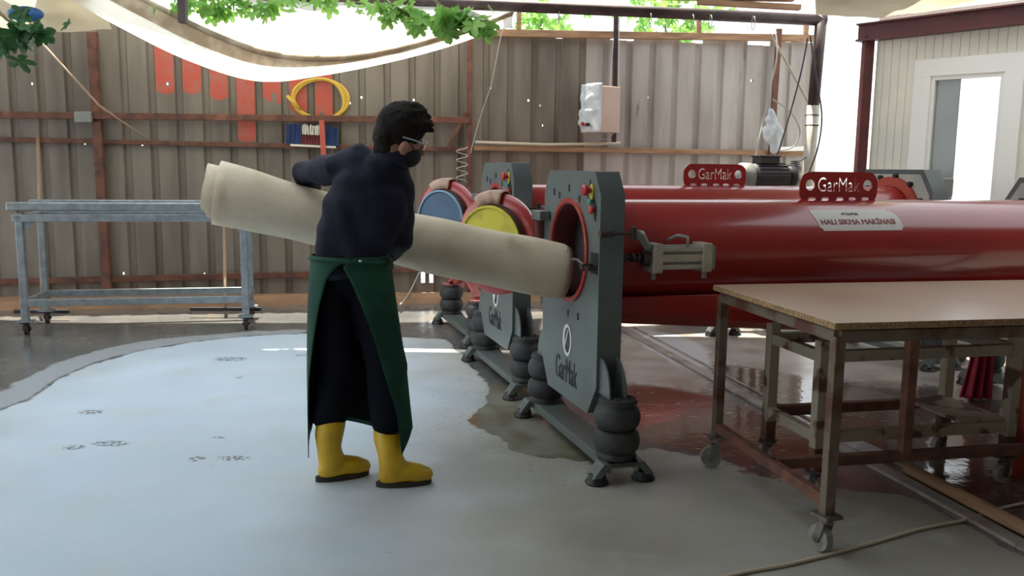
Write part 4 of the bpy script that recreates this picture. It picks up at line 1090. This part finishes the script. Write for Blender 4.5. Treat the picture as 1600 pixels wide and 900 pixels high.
# ================================================================ WORKER
YB = 3.80
def hand(mb, wrist, d, palm_n, side, curl, sc_=1.0):
    """d: direction of fingers, palm_n: palm normal, side: +1/-1 thumb side along d x n"""
    d = Vector(d).normalized(); n = Vector(palm_n); n = (n-d*n.dot(d)).normalized(); w = d.cross(n)*side
    wrist = Vector(wrist)
    for k in range(5):       # palm fan
        mb.tube([wrist+w*(k-2)*.008, wrist+d*.045+w*(k-2)*.016, wrist+d*.085+w*(k-2)*.0185], [.017, .014, .011], 8, rnd=True)
    for k, ln in enumerate((.070, .080, .075, .058)):
        b = wrist+d*.085+w*(1.5-k)*.0235; dirv = d.copy(); pts = [b]; ax = d.cross(n)
        for j, fr in enumerate((.45, .32, .23)):
            ang = curl*(.75+.25*j); dirv = (dirv*math.cos(ang)+n*math.sin(ang)).normalized(); 
            n2 = n; pts.append(pts[-1]+dirv*ln*fr)
            n = (n-dirv*n.dot(dirv)).normalized()
        n = Vector(palm_n); n = (n-d*n.dot(d)).normalized()
        mb.tube(pts, [.0095, .009, .0082, .0072], 8, rnd=True)
    tb_ = wrist+d*.025+w*.032; td = (d*.55+w*.75+n*.25).normalized()
    mb.tube([tb_, tb_+td*.035, tb_+td*.035+(d*.8+w*.2+n*.45).normalized()*.03], [.014, .011, .0085], 8, rnd=True)

def worker():
    feetL, feetR = G(520, 750), G(614, 758)
    hipc = P(548, 425, YB)
    t = thing('person', 'worker in navy jacket, green apron and yellow rubber boots carrying the carpet roll', 'person', (hipc.x, YB, 0))
    neck = P(610, 250, YB-.02); headc = P(628, 214, YB)
    # joints
    shL = P(532, 262, 3.84); elL = P(474, 270, 4.16); wrL = P(492, 300, 4.42)
    shR = P(622, 292, 3.83); elR = P(628, 368, 3.86); wrR = P(606, 404, 4.12)
    # roll frame at arms
    hipL, hipR = hipc+Vector((-.08, 0, -.02)), hipc+Vector((.08, 0, -.02))
    ankL, ankR = feetL+Vector((-.015, .03, .10)), feetR+Vector((-.02, .03, .10))
    kneL = hipL.lerp(ankL, .5)+Vector((.03, .03, 0)); kneR = hipR.lerp(ankR, .5)+Vector((.03, .03, 0))
    # head frame: face direction right and away, tilted down
    fdir = Vector((.90, .30, -.36)).normalized(); hup = Vector((.30, .02, .95)); hup = (hup-fdir*hup.dot(fdir)).normalized(); hsd = fdir.cross(hup)   # hsd: wearer's right (towards camera)
    HM = Matrix((fdir, hsd, hup)).transposed()     # local: x forward, y right, z up
    hc = headc+hup*-.005
    def hp(x, y, z): return hc+HM @ Vector((x, y, z))
    b = MB()
    b.ell(hp(-.012, 0, .03), (.096, .074, .092), HM); b.ell(hp(.028, 0, -.04), (.062, .055, .075), HM)   # cranium, face
    b.ell(hp(.052, 0, -.092), (.032, .032, .026), HM); b.ell(hp(.02, 0, -.07), (.052, .052, .04), HM)     # chin, jaw
    b.tube([hp(.084, 0, .012), hp(.112, 0, -.026)], [.008, .014], 10, rnd=True)                          # nose
    b.ell(hp(.078, 0, .022), (.014, .042, .012), HM)                                                    # brow
    b.ell(hp(.086, 0, -.052), (.010, .024, .008), HM); b.ell(hp(.084, 0, -.064), (.010, .020, .008), HM)  # lips
    for s_ in (-1, 1):
        b.ell(hp(.008, .084*s_, -.034), (.020, .012, .030), HM @ Matrix.Rotation(.2, 3, 'Y')); b.ell(hp(.012, .080*s_, -.058), (.010, .009, .012), HM)
        b.ell(hp(.068, .030*s_, .0), (.012, .014, .011), HM)
    b.tube([hp(-.03, 0, -.05), (neck+hp(-.02, 0, -.08))/2, neck+Vector((-.0, 0, -.05))], [.056, .056, .062], 16, rnd=True)
    spine = [hipc, P(556, 380, YB), P(566, 320, YB), P(585, 275, YB)]
    b.tube(spine, [.11, .10, .125, .10], 20, rnd=True, squash=((1, 0, 0), .75))
    b.tube([shL, elL, wrL], [.045, .034, .025], 14, rnd=True); b.tube([shR, elR, wrR], [.045, .034, .025], 14, rnd=True)
    b.tube([P(585, 275, YB), shL], .05, 12, rnd=True); b.tube([P(585, 275, YB), shR], .05, 12, rnd=True)
    for h_, k_, a_ in ((hipL, kneL, ankL), (hipR, kneR, ankR)):
        b.tube([h_, k_, a_, a_+Vector((0, 0, -.05))], [.080, .052, .034, .034], 16, rnd=True)
    # hands: left curls down over the far side of the roll, right supports it from below
    def rollc(p): s_ = (Vector(p)-RA).dot(rax); return RA+rax*s_
    hand(b, wrL, (.12, .02, -1), (-.1, -1, -.1), 1, .35)
    hand(b, wrR, (-.15, .95, .05), (0, .1, 1), -1, .25)
    remeshed(b, 'body', 'skin', t, .0065, 2)
    # ---- jacket
    j = MB()
    rows = [(262, 540, 606, .085), (278, 522, 622, .105), (300, 512, 636, .12), (330, 503, 640, .125), (358, 495, 628, .125), (385, 491, 612, .12), (410, 491, 606, .12), (432, 493, 606, .125)]
    vs = []; seg = 28
    for py, x0, x1, dd in rows:
        c = P((x0+x1)/2, py, YB); hw = (P(x1, py, YB)-P(x0, py, YB)).length/2
        for i in range(seg):
            a = 2*PI*i/seg; ca, sa = math.cos(a), math.sin(a)
            vs.append(c+Vector((hw*math.copysign(abs(ca)**.8, ca), dd*math.copysign(abs(sa)**.85, sa), 0)))
    n = len(rows); fs = [(i*seg+k, i*seg+(k+1) % seg, (i+1)*seg+(k+1) % seg, (i+1)*seg+k) for i in range(n-1) for k in range(seg)]
    fs += [tuple(range(seg)), tuple((n-1)*seg+k for k in range(seg))]
    j.add(vs, fs)
    j.tube([P(592, 268, YB), P(560, 256, YB+.01), shL, shL.lerp(elL, .5), elL, wrL.lerp(elL, .3)], [.08, .082, .072, .062, .056, .046], 18, rnd=True)
    j.tube([P(590, 272, YB), P(612, 276, YB), shR, shR.lerp(elR, .5), elR, wrR.lerp(elR, .25)], [.085, .082, .078, .070, .060, .045], 18, rnd=True)
    j.tube([neck+Vector((-.035, 0, -.045)), neck+Vector((.0, .0, -.005))], [.090, .070], 18, rnd=True)
    def wr(c, nn):
        q = .012*mnoise.noise(Vector((c.x*6, c.y*6, c.z*15)))+.014*mnoise.noise(Vector((c.x*11+3, c.y*5, c.z*7+c.x*9)))
        return c+nn*q
    remeshed(j, 'jacket', 'navy', t, .010, 5, wr)
    MB().tube([neck+Vector((0, 0, -.01))+Vector((.068*math.cos(a), .066*math.sin(a), .35*.068*-math.cos(a))) for a in [i*PI/12 for i in range(24)]], .012, 8, closed=True).build('collar', 'navy', t, world=True, smooth=True)
    # ---- trousers
    tr = MB()
    for h_, k_, a_ in ((hipL, kneL, ankL), (hipR, kneR, ankR)):
        tr.tube([h_+Vector((0, 0, .05)), h_, k_, a_+Vector((0, .0, .20))], [.085, .092, .092, .086], 20, rnd=True)
    tr.ell(hipc+Vector((0, 0, .03)), (.155, .12, .14))
    remeshed(tr, 'trousers', 'trouser', t, .011, 4, lambda c, nn: c+nn*.006*mnoise.noise(Vector((c.x*9, c.y*9, c.z*14))))
    # ---- apron
    lev = [ # py, x0, x1, ry, left edge x, right edge x (opening at the back)
        (398, 487, 609, .135, 560, 563), (412, 486, 611, .14, 535, 545), (430, 484, 613, .145, 520, 556), (470, 482, 619, .155, 508, 574), (520, 481, 627, .17, 499, 594),
        (580, 481, 637, .185, 490, 612), (630, 482, 643, .195, 487, 627), (665, 483, 648, .20, 486, 634)]
    def apr(u, v):
        k = v*(len(lev)-1); i = min(int(k), len(lev)-2); f = k-i; a = lev[i]; bb = lev[i+1]
        py, x0, x1, ry, xl, xr = [a[m]*(1-f)+bb[m]*f for m in range(6)]
        cx_, hw = (x0+x1)/2, (x1-x0)/2
        tl = math.asin(max(-1, min(1, (xl-cx_)/hw))); tr_ = math.asin(max(-1, min(1, (xr-cx_)/hw)))   # angles from back (-y)
        ang = tl - u*(tl+2*PI-tr_)      # go from left edge round the front to right edge
        drop = 0
        e = min(u, 1-u)
        if v > .85: drop = (v-.85)/.15*(45 if u < .5 else 32)*max(0, 1-e/.10)**1.3
        drop += 22*v*v*max(0, 1-abs(u-.5)/.3)
        c = P(cx_, py+drop, YB); hwm = hw/F*YB
        fold = 1+.03*math.sin(ang*5+v*2)*v
        q = Vector((c.x+hwm*math.sin(ang)*fold, YB-ry*math.cos(ang)*fold, c.z))
        return q
    MB().grid(apr, 72, 30).build('apron', 'apron', t, world=True, smooth=True, solid=.004)
    def lin(u, v):
        q = apr(.04+u*.92, v*.97); c = Vector((t.location.x, YB, q.z)); return q+(c-q)*.06
    MB().grid(lin, 60, 26).build('apron_lining', 'lining', t, world=True, smooth=True)
    wb = []
    for i in range(48):
        a = 2*PI*i/48; c = P(549, 404, YB); wb.append(Vector((c.x+.182*math.cos(a), YB+.148*math.sin(a), c.z+.006*math.sin(2*a))))
    MB().tube(wb, .010, 8, closed=True, squash=((0, 0, 1), .5)).build('apron_string', 'apron', t, world=True, smooth=True)
    kq = P(563, 408, YB-.152); MB().ell(kq, (.008, .006, .006)).build('grommet', 'steel', t, world=True, smooth=True)
    MB().tube([P(607, 398, YB-.06), P(612, 408, YB-.06), P(613, 420, YB-.06)], .007, 6).build('loose_tie', 'black', t, world=True)
    # ---- boots
    def boot(heel, yaw, topc, pitch_=0.):
        # heel: floor point under the heel centre; topc: centre of the shaft top
        fx = Vector((math.cos(yaw), math.sin(yaw), 0)); sx = Vector((-math.sin(yaw), math.cos(yaw), 0))
        m = MB(); secs = [(topc, .068, .064), (topc.lerp(heel+Vector((0, 0, .12)), .45), .064, .060), (heel+Vector((0, 0, .15))+fx*.012, .055, .050), (heel+Vector((0, 0, .10))+fx*.02, .060, .049)]
        m.tube([s[0] for s in secs]+[heel+Vector((0, 0, .055))+fx*.02], [s[1] for s in secs]+[.050], 20, rnd=True)
        m.tube([heel+Vector((0, 0, .05)), heel+fx*.09+Vector((0, 0, .060)), heel+fx*.135+Vector((0, 0, .048)), heel+fx*.17+Vector((0, 0, .042))], [.044, .047, .047, .036], 20, rnd=True)
        m.ell(heel+fx*.03+Vector((0, 0, .085)), (.055, .045, .05))
        def fl(c, nn):
            if c.z < .022: c.z = .022+(c.z-.022)*.1
            return c
        bo = remeshed(m, 'rubber_boot', 'boot', t, .0085, 4, fl)
        mb = MB(); out = []
        for i in range(28):
            a = 2*PI*i/28; l = .126*math.cos(a); w_ = .043*math.sin(a)*(1+.10*math.cos(a)) - 0; out.append((l, w_))
        mb.prism(out, .0, .024, lambda u, v, w: heel+fx*(.072+u)+sx*v+Vector((0, 0, w)))
        MBo = mb.build('boot_sole', 'sole', bo, world=True, bevel=.003)
        ring = [topc+Vector((.069*math.cos(a), .069*math.sin(a), .0)) for a in [i*PI/12 for i in range(24)]]
        return bo
    # rubber boots: shaft hidden above by trousers/apron
    boot(G(511, 750)+Vector((.0, 0.0, 0)), R(26), P(517, 660, YB))
    boot(G(606, 759), R(14), P(606, 660, YB-.03))
    # ---- hair
    h = MB(); h.ell(hp(-.02, 0, .050), (.110, .092, .098), HM); h.ell(hp(.032, 0, .095), (.066, .070, .046), HM); h.ell(hp(-.062, 0, -.005), (.062, .074, .078), HM); h.ell(hp(-.052, 0, -.065), (.048, .060, .058), HM); h.ell(hp(-.015, 0, -.0), (.05, .083, .045), HM)
    rnd = random.Random(5)
    for i in range(150):
        a = rnd.uniform(0, 2*PI); e = rnd.uniform(.15, 1.5); dv = Vector((math.cos(a)*math.cos(e), math.sin(a)*math.cos(e), math.sin(e)))
        p0 = hp(-.015+dv.x*.100, dv.y*.084, .052+dv.z*.092); sw = HM @ Vector((.018+.01*rnd.random(), rnd.uniform(-.012, .012), .004+rnd.uniform(-.004, .008)))
        h.tube([p0, p0+(HM @ dv)*.006+sw*.5, p0+(HM @ dv)*.008+sw*1.3], [.013, .010, .004], 6, rnd=True)
    for i in range(9):
        p0 = hp(.068, (i-4)*.014, .092); h.tube([p0, p0+HM @ Vector((.016, 0, .010)), p0+HM @ Vector((.026, .004, rnd.uniform(-.012, .02)))], [.016, .012, .004], 6, rnd=True)
    remeshed(h, 'hair', 'hair', t, .006, 1, lambda c, nn: c+nn*(.003*mnoise.noise(c*60)+.004*mnoise.noise(c*22)))
    # ---- mask and glasses
    k = MB()
    k.ell(hp(.050, 0, -.058), (.062, .056, .055), HM)
    mk = remeshed(k, 'face_mask', 'mask', t, .007, 2)
    MB().tube([hp(.06, .055, -.03), hp(.03, .070, -.005), hp(-.005, .082, .0)], .0025, 6).build('mask_strap', 'mask', mk, world=True)
    gl = MB(); 
    def gf(u, v):
        a = (u-.5)*2.0; return hp(.062+.050*math.cos(a), .070*math.sin(a), -.018+.042*v)
    gl.grid(gf, 20, 6); go = gl.build('safety_glasses', 'glass', t, world=True, smooth=True, solid=.002)
    for s_ in (-1, 1): MB().tube([hp(.09, .060*s_, .012), hp(.04, .080*s_, .010), hp(-.01, .083*s_, .004)], .003, 6).build('temple_arm', 'plastic_bag', go, world=True)
    MB().tube([hp(.062+.052*math.cos((u-.5)*2), .072*math.sin((u-.5)*2), .024) for u in [i/12 for i in range(13)]], .0028, 6).build('glasses_rim', 'logo_white', go, world=True)
worker()
